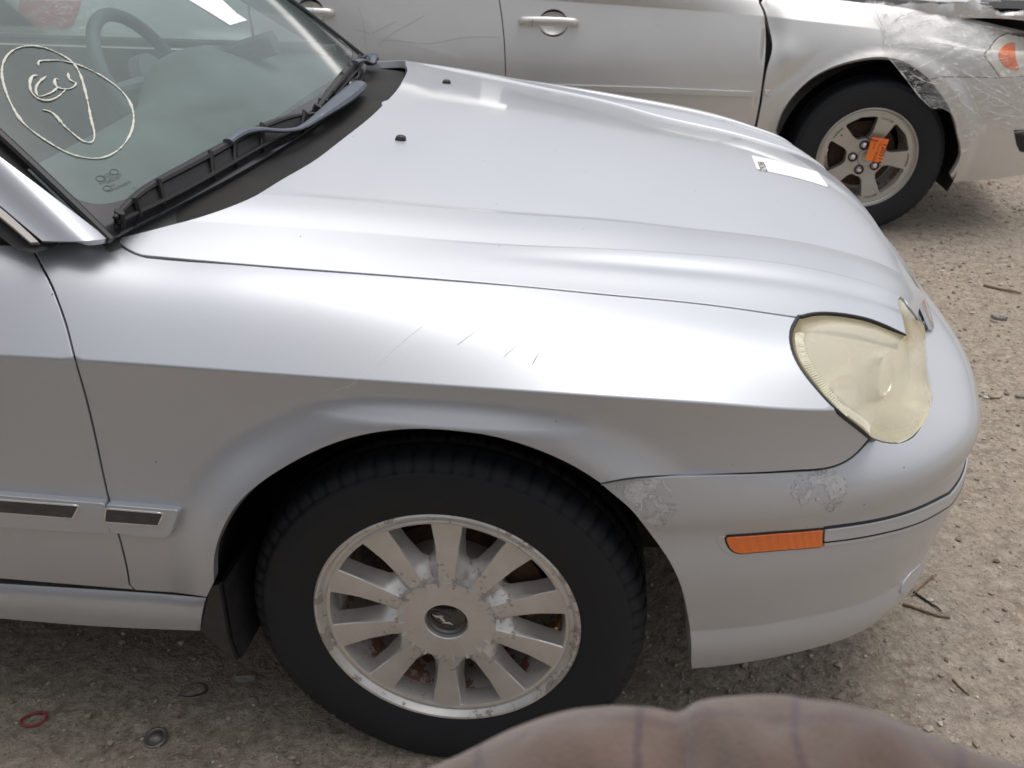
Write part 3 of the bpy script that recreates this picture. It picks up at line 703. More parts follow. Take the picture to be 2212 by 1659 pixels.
for k in range(10):
    for s_ in (-1, 1):
        t = math.radians(36*k+90-1+s_*9.2); c_, n_ = np.array([math.cos(t), 0, math.sin(t)]), np.array([-math.sin(t), 0, math.cos(t)])
        V = [c_*.082-n_*.0028, c_*.082+n_*.0028, c_*.070, c_*.082-n_*.0028, c_*.082+n_*.0028, c_*.070]
        for i, yy in enumerate((-.079, -.079, -.079, -.0872, -.0872, -.0844)): V[i] = V[i]+np.array([0, yy, 0])
        MB().add(V, [(3, 4, 5), (0, 1, 4, 3), (1, 2, 5, 4), (2, 0, 3, 5)]).build('cap_notch', 'alloy', cap, smooth=False)
mat('badge_black', (.012, .012, .014), .15, 0, 1.0)
EMB = MB().lathe([(.034, -.0745), (.030, -.0785), (.016, -.0815), (0, -.0825)], 48).build('badge', 'badge_black', cap, sharp=None)
th = np.linspace(0, 2*math.pi, 49); ea = math.radians(-26); rt = lambda x, z: np.array([x*math.cos(ea)-z*math.sin(ea), 0, x*math.sin(ea)+z*math.cos(ea)])
off = np.array([-.006, -.0818, .0035])
MB().tube([rt(.0225*math.cos(t), .0115*math.sin(t))+off+np.array([0, .002*math.cos(t)**2, 0]) for t in th], .0009, 6, caps=False).build('emblem_ring', 'dark_chrome', EMB)
mb = MB()
for st in ([(-.0205, .001), (-.011, .0035), (-.002, .0075), (-.004, .003), (-.012, -.0015)], [(.0205, -.001), (.011, -.0035), (.002, -.0075), (.004, -.003), (.012, .0015)], [(-.006, .0035), (.0, .003), (.006, -.0015), (.006, -.0035), (0, -.003), (-.006, .0005)]):
    n = len(st); V = [rt(x, z)+off+np.array([0, .0005, 0]) for x, z in st]+[rt(x*.96, z*.96)+off-np.array([0, .0016, 0]) for x, z in st]
    mb.add(V, [tuple(range(n, 2*n))]+[(i, (i+1) % n, n+(i+1) % n, n+i) for i in range(n)])
mb.build('emblem', 'chrome', EMB, smooth=False)
MB().tube([(.1835, -.02, -.017), (.180, -.052, -.017)], [.004, .0038], 10).tube([(.180, -.050, -.017), (.1795, -.060, -.017)], [.0034, .003], 10).build('valve_stem', 'brass', RIM)
# ------------------------------------------------------------------ windscreen, pillar, cowl, wipers
def glass_fn(tint, haze, hazecol=(.62, .68, .66)):
    def fn(t, b):
        h = NT(t); o = h.obj(); tr = h.n('ShaderNodeBsdfTransparent'); tr.inputs[0].default_value = (*tint, 1)
        gl = h.n('ShaderNodeBsdfGlossy'); gl.inputs['Roughness'].default_value = .09; gl.inputs[0].default_value = (1, 1, 1, 1)
        df = h.n('ShaderNodeBsdfDiffuse'); df.inputs[0].default_value = (*hazecol, 1)
        fr = h.n('ShaderNodeFresnel'); fr.inputs[0].default_value = 1.52
        n = h.noise(5, 6, .65, o); f = h.noise(300, 2, .5, o); d = h.math('MULTIPLY', h.mapr(n, .25, .75, haze*.7, haze*1.3), h.mapr(f, .3, .7, .85, 1.15))
        m1 = h.n('ShaderNodeMixShader'); m2 = h.n('ShaderNodeMixShader')
        h.l(d, m1.inputs[0]); h.l(tr.outputs[0], m1.inputs[1]); h.l(df.outputs[0], m1.inputs[2])
        h.l(h.math('MINIMUM', h.math('MULTIPLY', fr.outputs[0], 1.0), 1.0), m2.inputs[0]); h.l(m1.outputs[0], m2.inputs[1]); h.l(gl.outputs[0], m2.inputs[2])
        h.l(m2.outputs[0], t.nodes['Material Output'].inputs[0])
    return fn
mat('windscreen_glass', fn=glass_fn((.68, .84, .80), .21, (.37, .46, .445)))
mat('side_glass', fn=glass_fn((.84, .90, .89), .05))
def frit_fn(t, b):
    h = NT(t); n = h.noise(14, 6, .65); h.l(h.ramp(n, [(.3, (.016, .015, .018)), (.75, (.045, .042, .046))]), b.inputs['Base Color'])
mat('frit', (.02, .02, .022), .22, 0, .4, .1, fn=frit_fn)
def gline(x0, x1, hw, z0, z1): return lambda u: np.c_[x0+x1*u*u, hw*u, z0+z1*u*u]
G0, G2 = gline(-.355, -.128, .78, .940, -.020), gline(-1.06, -.10, .60, 1.39, -.035)
def G1(u):
    m = (G0(u)+G2(u))/2; return m+np.array([.022, 0, .030])
GLASS = Surf([G0, G1, G2], [0, .5, 1], ur=(-1, 1), nu=120, nv=80)
gn = lambda uv: (lambda n: n*np.sign(n[:, 2:3]))(GLASS.normal(*np.asarray(uv).T))
def on_glass(px, h): uv = GLASS.px(px); return GLASS(*uv.T)+gn(uv)*h
WS = panel('windscreen', GLASS, [(-1, 0)]+[(u, 0) for u in np.linspace(-1, 1, 40)[1:]]+[(1, 1)]+[(u, 1) for u in np.linspace(1, -1, 40)[1:]], 'windscreen_glass', CAR, step=.03, gap=0, lip=.004)
frit_in = [(0, 302), (33, 328), (100, 377), (143, 417), (177, 435), (213, 442), (253, 437), (300, 422), (367, 390), (467, 338), (560, 283), (620, 247), (680, 212)]
fi_ = GLASS.px(curve(frit_in, step=10)); lft = np.interp(np.linspace(0, 1, 8), [0, 1], [fi_[0][1], .97]); 
side_in = np.c_[np.interp(lft, [fi_[0][1], .97], [fi_[0][0], -.93]), lft][::-1]
fu_h = np.vstack([side_in[:-1], fi_[fi_[:, 0] < -.03], [(0, fi_[fi_[:, 0] < -.03][-1][1])]]); fu_h = np.vstack([fu_h, (fu_h*[-1, 1])[::-1][1:]])
gout = [(-1, 0)]+[(u, 0) for u in np.linspace(-1, 1, 50)[1:]]+[(1, v) for v in np.linspace(0, 1, 20)[1:]]+[(u, 1) for u in np.linspace(1, -1, 50)[1:]]+[(-1, v) for v in np.linspace(1, 0, 20)[1:-1]]
fo = panel('frit_band', GLASS, gout, 'frit', WS, step=.03, holes=[fu_h], gap=0, lip=.001, inset=.0012 if GLASS.normal([0.], [.5])[0][2] > 0 else -.0012)
MB().tube(GLASS(np.full(30, -1.), np.linspace(0, 1, 30))+np.array([.004, -.006, 0]), .007, 8).build('glass_seal', 'gasket', WS)
MB().tube(GLASS(np.full(30, 1.), np.linspace(0, 1, 30))+np.array([.004, .006, 0]), .007, 8).build('glass_seal', 'gasket', WS)
def vinyl(name, base, rough=.6):
    def fn(t, b):
        h = NT(t); o = h.obj(); n = h.noise(6, 4, .6, o); h.l(h.mix(h.mapr(n, .3, .7), tuple(c*.85 for c in base), tuple(c*1.15 for c in base)), b.inputs['Base Color']); h.l(h.bump(h.noise(350, 2, .5, o), .12, .002), b.inputs['Normal'])
    return mat(name, base, rough, fn=fn)
vinyl('dash_vinyl', (.17, .18, .18)); vinyl('cabin_grey', (.13, .13, .145)); vinyl('seat_cloth', (.16, .16, .17), .9)
# chalk marks on the windscreen
mat('chalk', (.66, .65, .58), .8)
C4 = lambda L: [(x*.248, y*.248) for x, y in L]
strokes = [[(335, 575), (330, 552), (400, 531), (520, 531), (650, 560), (800, 620), (950, 710), (1050, 790), (1130, 900), (1160, 1000), (1150, 1120), (1100, 1230), (1000, 1330), (880, 1380), (760, 1380), (600, 1340), (450, 1260), (300, 1160), (180, 1050), (90, 900), (30, 740), (15, 610), (60, 490), (150, 425), (280, 405), (400, 425), (520, 475), (620, 540), (690, 640), (735, 780), (770, 930), (800, 1080), (820, 1190), (800, 1240), (760, 1245), (650, 1180), (540, 1080), (440, 980), (370, 960)],
           [(325, 660), (280, 670), (260, 720), (270, 800), (320, 855), (400, 880), (480, 860), (540, 815), (575, 780)], [(400, 670), (340, 720), (310, 780), (330, 838), (400, 830), (480, 785), (500, 760)], [(510, 700), (482, 690), (475, 730), (510, 770), (580, 780), (640, 760), (660, 730), (622, 710), (590, 640)]]
for st in strokes:
    P = on_glass(curve(C4(st), step=4), .0012); rr = .0016+.0005*np.sin(np.arange(len(P))*.35)+.0004*np.random.randn(len(P)); rr[0] = rr[-1] = .0008
    MB().tube(P, rr, 6, flat=.6).build('chalk_mark', 'chalk', WS)
# A-pillar
b0, b1 = at((90, 521), y=-.825), at((0, 444), y=-.805); bd = (b1-b0)/np.linalg.norm(b1-b0)
g_edge = lambda t: G0(np.array([-1.]))[0]+(GLASS([-1.], [.25])[0]-G0(np.array([-1.]))[0])/np.linalg.norm(GLASS([-1.], [.25])[0]-G0(np.array([-1.]))[0])*t
PL = Surf([lambda u: np.array([g_edge(t) for t in u])+np.array([0, -.008, .004]), lambda u: np.array([(g_edge(t)+b0+bd*(t-.06))/2 for t in u])+np.array([.006, -.014, .012]), lambda u: np.array([b0+bd*(t-.06) for t in u]), lambda u: np.array([b0+bd*(t-.06) for t in u])+np.array([-.012, -.022, -.018]), lambda u: np.array([b0+bd*(t-.06) for t in u])+np.array([-.03, -.03, -.05])], [0, 1, 2, 2.6, 3.4], ur=(-.15, .95), nu=100, nv=50)
R1 = lambda L: [(x/3, y/3) for x, y in L]
pu = PL.px(patch_px(R1([(0, 1012), (300, 1237), (706, 1546)]), R1([(706, 1546), (600, 1560), (500, 1567), (272, 1563)]), R1([(272, 1563), (0, 1334)])))
pu = np.vstack([pu, [(.9, pu[-1][1]), (.9, pu[0][1])]])
sgn = 1 if PL.normal([.3], [1.])[0][1] < 0 else -1
panel('pillar', PL, pu, 'silver_paint', CAR, step=.012, gap=.001, lip=.010, flip=sgn)
mat('weather_strip', (.55, .52, .49), .5)
cu = PL.px(patch_px(R1([(0, 1347), (120, 1450), (248, 1568)]), R1([(248, 1568), (196, 1570)]), R1([(196, 1570), (100, 1485), (0, 1402)]))); cu = np.vstack([cu, [(.9, cu[-1][1]), (.9, cu[0][1])]])
panel('door_frame_trim', PL, cu, 'weather_strip', CAR, step=.012, gap=.0006, lip=.01, flip=sgn)
U_, V_ = np.meshgrid(np.linspace(.045, .94, 24), np.linspace(0, 2.7, 12), indexing='ij')
MB().grid((PL(U_.ravel(), V_.ravel())-PL.normal(U_.ravel(), V_.ravel(), flip=sgn)*.012).reshape(24, 12, 3).clip([-9, -9, .918], 9)).build('pillar_core', 'dark_inner', CAR)
# far pillar, roof edge and far door frame, for the view through the glass
mb = MB().grid(np.array([[p*np.array([1, -1, 1]) for p in row] for row in PL(U_.ravel(), V_.ravel()).reshape(24, 12, 3)])); mb.build('pillar', 'silver_paint', CAR)
MB().grid((PL(U_.ravel(), V_.ravel())-PL.normal(U_.ravel(), V_.ravel(), flip=sgn)*.016).reshape(24, 12, 3)*np.array([1, -1, 1])).build('pillar_trim', 'cabin_grey', CAR)
# cowl
hy = np.array([0, .3, .45, .56, .616, .661, .706, .754, .775]); hxr = np.array([-.257, -.265, -.28, -.307, -.326, -.347, -.38, -.43, -.485]); hzr = np.array([.953, .951, .947, .943, .940, .936, .93, .92, .91])
def cow1(u): y = .77*u; return np.c_[np.interp(np.abs(y), hy, hxr)+.035, y, np.interp(np.abs(y), hy, hzr)-.030]
def cow0(u): return G0(u)+np.array([-.02, 0, -.004])
COWL = Surf([cow0, lambda u: cow0(u)*.55+cow1(u)*.45+np.array([0, 0, -.014]), cow1], [0, .5, 1], ur=(-1, 1), nu=100, nv=30)
U_, V_ = np.meshgrid(np.linspace(-1, 1, 60), np.linspace(0, 1, 10), indexing='ij')
MB().grid(COWL(U_.ravel(), V_.ravel()).reshape(60, 10, 3)).build('cowl', 'black_plastic', CAR)
mb = MB()
for u in np.arange(-.80, .2, .0125):
    p, q = COWL([u], [.60])[0], COWL([u], [.93])[0]; mb.tube([p+np.array([0, 0, .004]), q+np.array([0, 0, .006])], .0022, 5)
mb.build('cowl_vent_slats', 'black_plastic', CAR)
mat('wiper_arm', (.10, .115, .145), .42, .2); mat('wiper_black', (.014, .014, .015), .5)
def wiper(name, spine, rub, arm, arm_r, armh, brk):
    W_ = empty(name); W_.parent = CAR
    Ps = on_glass(curve(R1(spine), step=6), .022); Pr = on_glass(curve(R1(rub), step=6), .009)
    mb = MB(); mb.tube(Ps, np.interp(np.linspace(0, 1, len(Ps)), [0, .12, .5, .88, 1], [.004, .007, .010, .007, .004]), 8, flat=.7); k_ = np.linspace(0, 1, 40); A_ = Ps[(k_*(len(Ps)-1)).astype(int)]; B_ = Pr[(k_*(len(Pr)-1)).astype(int)]; mb.grid(np.array([A_+np.array([.002, 0, .002]), B_+np.array([.002, 0, .003])])).grid(np.array([A_-np.array([.002, 0, .002]), B_-np.array([.002, 0, .002])])); bl_ = mb.build('blade_frame', 'wiper_black', W_)
    mb = MB(); k = len(Pr); nr = np.array([.5, 0, .87]); mb.grid(np.array([[p-nr*.007, p+nr*.006] for p in Pr])).tube(Pr+nr*.007, .004, 6); mb.build('blade_rubber', 'wiper_black', W_)
    for t in brk:
        i, j = int(t*(len(Ps)-1)), int(t*(len(Pr)-1)); MB().tube([Ps[i]+nr*.004, Pr[j]-nr*.002], .005, 8, flat=2.2).build('blade_claw', 'wiper_black', W_)
    uv = GLASS.px(curve(R1(arm), step=5)); Pa = GLASS(*uv.T)+gn(uv)*np.interp(np.linspace(0, 1, len(uv)), np.linspace(0, 1, len(armh)), armh)[:, None]
    MB().tube(Pa, np.interp(np.linspace(0, 1, len(Pa)), np.linspace(0, 1, len(arm_r)), arm_r), 10, flat=.55).build('wiper_arm', 'wiper_arm', W_)
    return W_
wiper('wiper', [(712, 1476), (860, 1325), (1090, 1185), (1400, 1015), (1700, 862), (1900, 800), (2022, 788)], [(735, 1488), (1000, 1368), (1400, 1150), (1800, 925), (2010, 832)],
      [(1425, 1000), (1480, 962), (1560, 938), (1700, 935), (1850, 925), (1975, 880), (2110, 800), (2240, 735), (2330, 690), (2400, 672)], [.010, .012, .008, .007, .007, .010, .016, .021, .023, .018], [.03, .035, .036, .034, .034, .034, .036, .034, .03, .02], (.03, .12, .25, .5, .62, .75, .95))
R2o = lambda L: [(x+1810.5, y) for x, y in L]
wiper('wiper', R2o([(213, 750), (270, 670), (340, 580), (430, 470), (490, 425), (532, 402)]), R2o([(225, 760), (300, 690), (400, 580), (470, 500), (520, 440)]),
      R2o([(440, 470), (490, 462), (545, 480), (600, 458), (660, 425), (720, 400), (775, 408)]), [.010, .007, .007, .010, .016, .020, .018], [.03, .035, .034, .034, .034, .03, .02], (.03, .15, .3, .55, .7, .9))
# ------------------------------------------------------------------ cabin
def dsec(y):
    g = math.exp(-((y-.37)/.17)**2); e = 1-.25*(y/.75)**2
    xe = -.80-.10*(y+.4)*.35; return [(-.40-.13*(y/.78)**2, y, .905), (-.52-.06*(y/.78)**2, y, .925), (-.68, y, .925+.012*e+.05*g), (xe-.02-.05*g, y, .905+.065*g), (xe-.05-.06*g, y, .880+.055*g), (xe-.05-.02*g, y, .80), (xe-.02, y, .55)]
MB().grid(np.array([curve(dsec(y), n=26) for y in np.linspace(-.76, .76, 70)])).build('dashboard', 'dash_vinyl', CAR)
MB().tube(on_glass([(333, 341), (420, 318), (520, 262), (620, 210)], -.075), .012, 8, flat=.4).build('defroster_vent', 'cabin_grey', CAR)
SW = empty('steering_wheel', (-.935, .365, .905)); SW.parent = CAR; SW.rotation_euler = (0, math.radians(-28), 0)
th = np.linspace(0, 2*math.pi, 73); MB().tube([(0, .185*math.cos(t), .185*math.sin(t)) for t in th], .0165, 12, caps=False, up=(1, 0, 0)).build('rim', 'cabin_grey', SW)
mb = MB()
for a in (.12, math.pi-.12, -math.pi/2): mb.tube([(.02, .04*math.cos(a), .04*math.sin(a)), (.0, .18*math.cos(a), .18*math.sin(a))], [.02, .013], 8)
mb.build('spoke', 'cabin_grey', SW); MB().lathe([(0, -.02), (.05, -.018), (.075, 0), (.07, .03), (0, .05)], 32, 'x').build('hub', 'cabin_grey', SW)
MB().tube([(.03, 0, 0), (.35, 0, -.06)], .03, 10).build('column', 'cabin_grey', SW)
def seat(y):
    S_ = empty('seat', (-1.45, y, .35)); S_.parent = CAR
    mb = MB(); mb.grid(np.array([[(x+.02*math.cos(v*7), .24*math.sin(a)*(1 if abs(math.sin(a)) < .9 else .97), .02+.09*math.cos(a)+.03*math.sin(x*6)) for a in np.linspace(0, 2*math.pi, 20, endpoint=False)] for v, x in enumerate(np.linspace(-.25, .28, 14))]), closev=True); mb.build('cushion', 'seat_cloth', S_)
    mb = MB(); mb.grid(np.array([[(-.22-.28*h+.065*math.cos(a), .235*(1-.25*h*h)*math.sin(a), .05+.56*h) for a in np.linspace(0, 2*math.pi, 20, endpoint=False)] for h in np.linspace(0, 1.02, 12)]), closev=True); mb.build('backrest', 'seat_cloth', S_)
    mb = MB(); mb.grid(np.array([[(-.55+.05*math.cos(a), .13*math.sin(a)*(1-.3*abs(h-.5)), .62+.17*h) for a in np.linspace(0, 2*math.pi, 16, endpoint=False)] for h in np.linspace(0, 1, 8)]), closev=True); mb.build('headrest', 'seat_cloth', S_)
seat(-.37); seat(.37)
# far door inside, window frames and glass
fdoor = lambda x, z: np.array([x, .735+.06*sm(np.array((.9-z)/.3))+0*x, z])
MB().grid(np.array([[fdoor(x, z) for z in (.30, .5, .7, .86, .93)] for x in np.linspace(-2.3, -.5, 20)])).build('door_trim', 'cabin_grey', CAR)
MB().tube([(-2.3, .745, .945), (-.55, .745, .945)], .012, 8).tube([(-2.3, .765, .952), (-.55, .765, .952)], .005, 8).build('window_sill', 'weather_strip', CAR)
MB().tube([(-1.62, .76, .94), (-1.60, .72, 1.15), (-1.57, .62, 1.40)], .045, 8, flat=.5, up=(0, 1, 0)).build('centre_pillar', 'cabin_grey', CAR)
MB().tube([(-1.62, -.80, .94), (-1.60, -.74, 1.15), (-1.57, -.62, 1.40)], .045, 8, flat=.5, up=(0, 1, 0)).build('centre_pillar', 'cabin_grey', CAR)
mb = MB().grid(np.array([[(x, .78-.17*((z-.93)/.45), z) for z in (.93, 1.15, 1.38)] for x in (-2.3, -1.6, -.60)])); mb.build('side_window', 'side_glass', CAR)
def roofp(x, y): return (x, y, 1.425-.06*(abs(y)/.62)**2.2-.05*((x+1.7)/.7)**2)
MB().grid(np.array([[roofp(x, y) for y in np.linspace(-.62, .62, 16)] for x in np.linspace(-2.4, -1.06, 14)])).build('roof', 'silver_paint', CAR)
MB().grid(np.array([[(x, y, z-.02) for x, y, z in [roofp(x, y) for y in np.linspace(-.62, .62, 16)]] for x in np.linspace(-2.4, -1.06, 14)])).build('headliner', 'cabin_grey', CAR)
MB().grid(np.array([[(-2.35-.0*z, y, z) for z in np.linspace(.3, 1.4, 6)] for y in np.linspace(-.8, .8, 8)])).build('rear_bulkhead', 'cabin_grey', CAR)
MB().grid(np.array([[(x, y, .30) for y in (-.8, .8)] for x in (-2.4, -.45)])).build('floor_pan', 'dark_inner', CAR)
# washer nozzles
for q in ((866, 302), (965, 180)):
    uv = HOOD.px([q]); p = HOOD(*uv.T)[0]; mb = MB()
    mb.grid(np.array([[p+.74*np.array([a*k[0], b*k[1], k[2]]) for a, b in ((-.013, -.010), (-.013, .010), (.0, .0115), (.012, .008), (.014, 0), (.012, -.008), (0, -.0115))] for k in ((1, 1, -.002), (1, 1, .004), (.85, .85, .009), (.45, .6, .0115), (.0, .0, .012))]), closev=True); mb.build('washer_nozzle', 'black_plastic', HOODP, sharp=50)
# grille
mb = MB(); 
gtop = np.array([(.79-.035*(y/.36)**2, y, .752+.004*(y/.36)**2) for y in np.linspace(-.335, .335, 25)]); gbot = np.array([(.90-.05*(y/.36)**2, y, .630) for y in np.linspace(-.30, .30, 25)])
MB().grid(np.array([gtop+np.array([-.02, 0, -.012]), (gtop+gbot)/2+np.array([-.0, 0, -.01]), gbot+np.array([-.02, 0, 0])])).build('grille_back', 'dark_inner', CAR)
GR = MB().tube(gtop+np.array([.008, 0, -.010]), .0085, 10).tube(gbot, .009, 10).tube([gtop[0]+np.array([.008, 0, -.01]), (gtop[0]+gbot[0])/2+np.array([.012, 0, 0]), gbot[0]], .008, 8).tube([gtop[-1]+np.array([.008, 0, -.01]), (gtop[-1]+gbot[-1])/2+np.array([.012, 0, 0]), gbot[-1]], .008, 8).build('grille_surround', 'chrome', CAR)
for i in range(1, 24): MB().tube([gtop[i]+np.array([.005, 0, -.014]), (gtop[i]+gbot[i])/2+np.array([.012, 0, 0]), gbot[i]+np.array([0, 0, .004])], .0045, 6).build('grille_bar', 'chrome', GR)
# ------------------------------------------------------------------ second car (behind the first)
def plate(outer, holes, f3, depth3):
    """flat plate with holes and walls: 2D loops -> front face f3(p), wall bottom depth3(p)"""
    polys = [np.asarray(outer)]+[np.asarray(h) for h in holes]; pts = [Vector(p) for q in polys for p in q]; ed = []; o = 0
    for q in polys: ed += [(o+i, o+(i+1) % len(q)) for i in range(len(q))]; o += len(q)
    r = delaunay_2d_cdt(pts, ed, [], 0, 1e-7); V2 = np.array([tuple(p) for p in r[0]]); F = [tuple(f) for f in r[2]]; cen = np.array([V2[list(f)].mean(0) for f in F])
    k = inside(polys[0], cen)
    for h in polys[1:]: k &= ~inside(h, cen)
    mb = MB().add([f3(p) for p in V2], [f for f, q in zip(F, k) if q])
    for q in polys[1:]: mb.grid(np.array([[f3(p) for p in q], [depth3(p) for p in q]]), closev=True)
    return mb
FC = empty('beige_sedan', (0, 0, 0), 'pale beige silver sedan with dented fender and film-wrapped front corner', 'car')
fyp = Spl([-2.7, -2.45, -2.1, -1.5, -.6, .6, 1.3, 1.7, 1.95, 2.15, 2.3, 2.42], [2.36, 2.22, 2.145, 2.118, 2.112, 2.112, 2.112, 2.132, 2.19, 2.29, 2.42, 2.62])
fc_cre = onplan([(1475, 21), (1648, 35), (1760, 47), (1865, 59), (1928, 67), (2022, 81.5), (2077, 94), (2130, 106)], lambda x: fyp(x)+.07)
print('far crease', fc_cre.round(3).tolist())
FL5 = xline(fc_cre, pre=[(-2.7, 2.43, .93), (-1.5, 2.19, .945), (-.4, 2.183, .945)], post=[(2.3, fyp(2.3)+.08, fc_cre[-1, 2]-.03)])
fc_top = onplan([(1700, -12), (1865, 5.5), (1959, 17), (2022, 30), (2100, 41), (2163, 55), (2212, 66)], lambda x: fyp(x)+.165)
print('far top', fc_top.round(3).tolist())
FL6 = xline(fc_top, pre=[(-2.7, 2.51, 1.0), (-1.5, 2.235, 1.005), (-.3, 2.225, 1.0), (.75, 2.23, .985)], post=[(2.35, fyp(2.35)+.16, .76)])
fz = lambda z, d: (lambda u: np.c_[u, fyp(u)+d, np.full(len(u), z)])
def fwarp(P, u, v):
    P = P.copy(); r = np.hypot(P[:, 0]-1.414, P[:, 2]-.33)
    P[:, 1] -= .022*sm((.47-r)/.06)*sm((.86-P[:, 2])/.1)
    r2 = np.hypot(P[:, 0]+1.40, P[:, 2]-.33); P[:, 1] -= .022*sm((.47-r2)/.06)*sm((.86-P[:, 2])/.1)
    # crumpled rear edge of the fender
    g = np.exp(-((P[:, 0]-.93)/.045)**2-((P[:, 2]-.83)/.075)**2); P[:, 1] += .022*g*(P[:, 0] > .895)
    g = np.exp(-((P[:, 0]-1.0)/.05)**2-((P[:, 2]-.76)/.05)**2); P[:, 1] -= .010*g*(P[:, 0] > .895)
    P[:, 1] += .007*np.exp(-(((P[:, 0]-1.03)*.8-(P[:, 2]-.68))/.03)**2)*np.exp(-((P[:, 0]-1.0)/.12)**2)*(P[:, 0] > .895)
    return P
FSIDE = Surf([fz(.20, .06), fz(.32, .028), fz(.46, .006), fz(.60, .002), fz(.77, .024), FL5, FL6, lambda u: FL6(u)+np.array([0, .06, .012])], [0, 1.1, 2.4, 3.7, 5.3, 6.6, 7.4, 7.9], creases=[6.6], ur=(-2.65, 2.38), warp=fwarp, nu=420, nv=120)
R3 = lambda L: [(x/3+1474.7, y/3) for x, y in L]; R2 = lambda L: [(x/3+603.5, y/3) for x, y in L]; Z5 = lambda L: [(1865.3+x*.15675, y*.15675) for x, y in L]
fd_front = R3([(500, 25), (525, 80), (538, 160), (541, 250), (535, 400), (520, 520), (502, 650), (478, 780)])
fd_rear = R2([(1425, 0), (1437, 80), (1447, 160), (1459, 300), (1465, 455)])
ff = FSIDE.px(curve(fd_front, step=8)); frr = FSIDE.px(curve(fd_rear, step=8))
up = lambda a, vt: [(a[0][0]+(a[0][0]-a[3][0])*.3, vt)]
DV = 7.4
def dn_(a, v): return [(a[-1][0], v)]
fdo = np.vstack([[(ff[0][0]-.012, DV)], ff, [(ff[-1][0]-.01, 1.3)], [(frr[-1][0]+.005, 1.3)], frr[::-1], [(frr[0][0]-.01, DV)]])
def hhole(q):
    uvc = FSIDE.px([q])[0]; return [(uvc[0]+.020+.060*math.cos(t), uvc[1]+.045*FSIDE.vs()*math.sin(t)) for t in np.linspace(0, 2*math.pi, 36, endpoint=False)]
P_FD = panel('front_door', FSIDE, fdo, 'beige_paint', FC, holes=[hhole((1185, 50))], step=.022, gap=.003, lip=.02, flip=1)
rdo = np.vstack([[(frr[0][0]-.010, DV)], frr, [(frr[-1][0]+.005, 1.3), (-1.08, 1.3), (-1.12, 2.2), (-1.26, 4.2), (-1.30, 6.0), (-1.28, DV)]])
P_RD = panel('rear_door', FSIDE, rdo, 'beige_paint', FC, holes=[hhole((660, 28))], step=.03, gap=.003, lip=.02)
farch = R3([(600, 852), (640, 740), (720, 620), (850, 500), (1000, 425), (1150, 385), (1300, 372), (1400, 390), (1500, 440), (1600, 520)])
fs_b = Z5([(1060, 1062), (1270, 1062), (1600, 1070), (1885, 1077)])
fs_l = Z5([(1885, 1077), (1780, 920), (1690, 800), (1668, 752), (1720, 680), (1800, 570), (1880, 500), (1990, 457)])
arc_r = [(2008, 173), (2041, 217), (2061, 260), (2071, 300), (2075, 333), (2065, 360), (2053, 378)]
far_ = FSIDE.px(curve(farch, step=7)); fb_ = FSIDE.px(curve(fs_b, step=7)); fl_ = FSIDE.px(curve(fs_l, step=6))
fen = np.vstack([[(.90, 7.4)], [(ff[0][0]+.004, 7.0)], ff+np.c_[.006+.018*np.exp(-((np.arange(len(ff))-len(ff)*.35)/(len(ff)*.15))**2), np.zeros(len(ff))], [(ff[-1][0]+.0, 1.4), (1.02, 1.4), (1.005, 2.0)], far_, fb_, fl_, [(2.10, 7.4)]+[(u, 7.4) for u in np.linspace(2.0, 1.0, 12)]])
P_FF = panel('front_fender', FSIDE, fen, 'beige_paint', FC, step=.02, gap=.003, lip=.02)
ab = FSIDE.px(curve(arc_r, step=7)); fb2 = fb_
bum = np.vstack([fb2[::-1], ab, [(u, .25) for u in np.linspace(ab[-1][0]+.03, 2.37, 8)], [(2.37, v) for v in np.linspace(.6, 4.6, 6)], [(u, fb2[-1][1]+.02) for u in np.linspace(2.34, fb2[-1][0]+.03, 8)]])
P_FB = panel('front_bumper', FSIDE, bum, 'beige_paint', FC, step=.02, gap=.002, lip=.02)
quo = np.vstack([[(-1.285, DV), (-1.305, 6.0), (-1.265, 4.2), (-1.12, 2.3)], FSIDE.xyz([(-1.40+.39*math.cos(a), 2.11, .33+.39*math.sin(a)) for a in np.linspace(.35, math.pi*.98, 22)]), [(-1.85, 1.2), (-2.6, 1.2), (-2.62, 5), (-2.6, DV)]])
P_RQ = panel('rear_quarter', FSIDE, quo, 'beige_paint', FC, step=.035, gap=.003, lip=.02)
MB().grid(np.array([[(x, y, z) for y, z in ((2.20, .19), (2.125, .20), (2.12, .27), (2.135, .305))] for x in np.linspace(-.98, 1.0, 12)])).build('rocker_panel', 'beige_paint', FC)
mat('tail_red', (.55, .03, .025), .25, 0, .8)
panel('tail_light', FSIDE, FSIDE.xyz([(-2.10, 2.14, .95), (-2.12, 2.14, .80), (-2.16, 2.14, .78), (-2.40, 2.2, .76), (-2.44, 2.2, .95)]), 'tail_red', FC, step=.03, inset=.006, lip=.01)
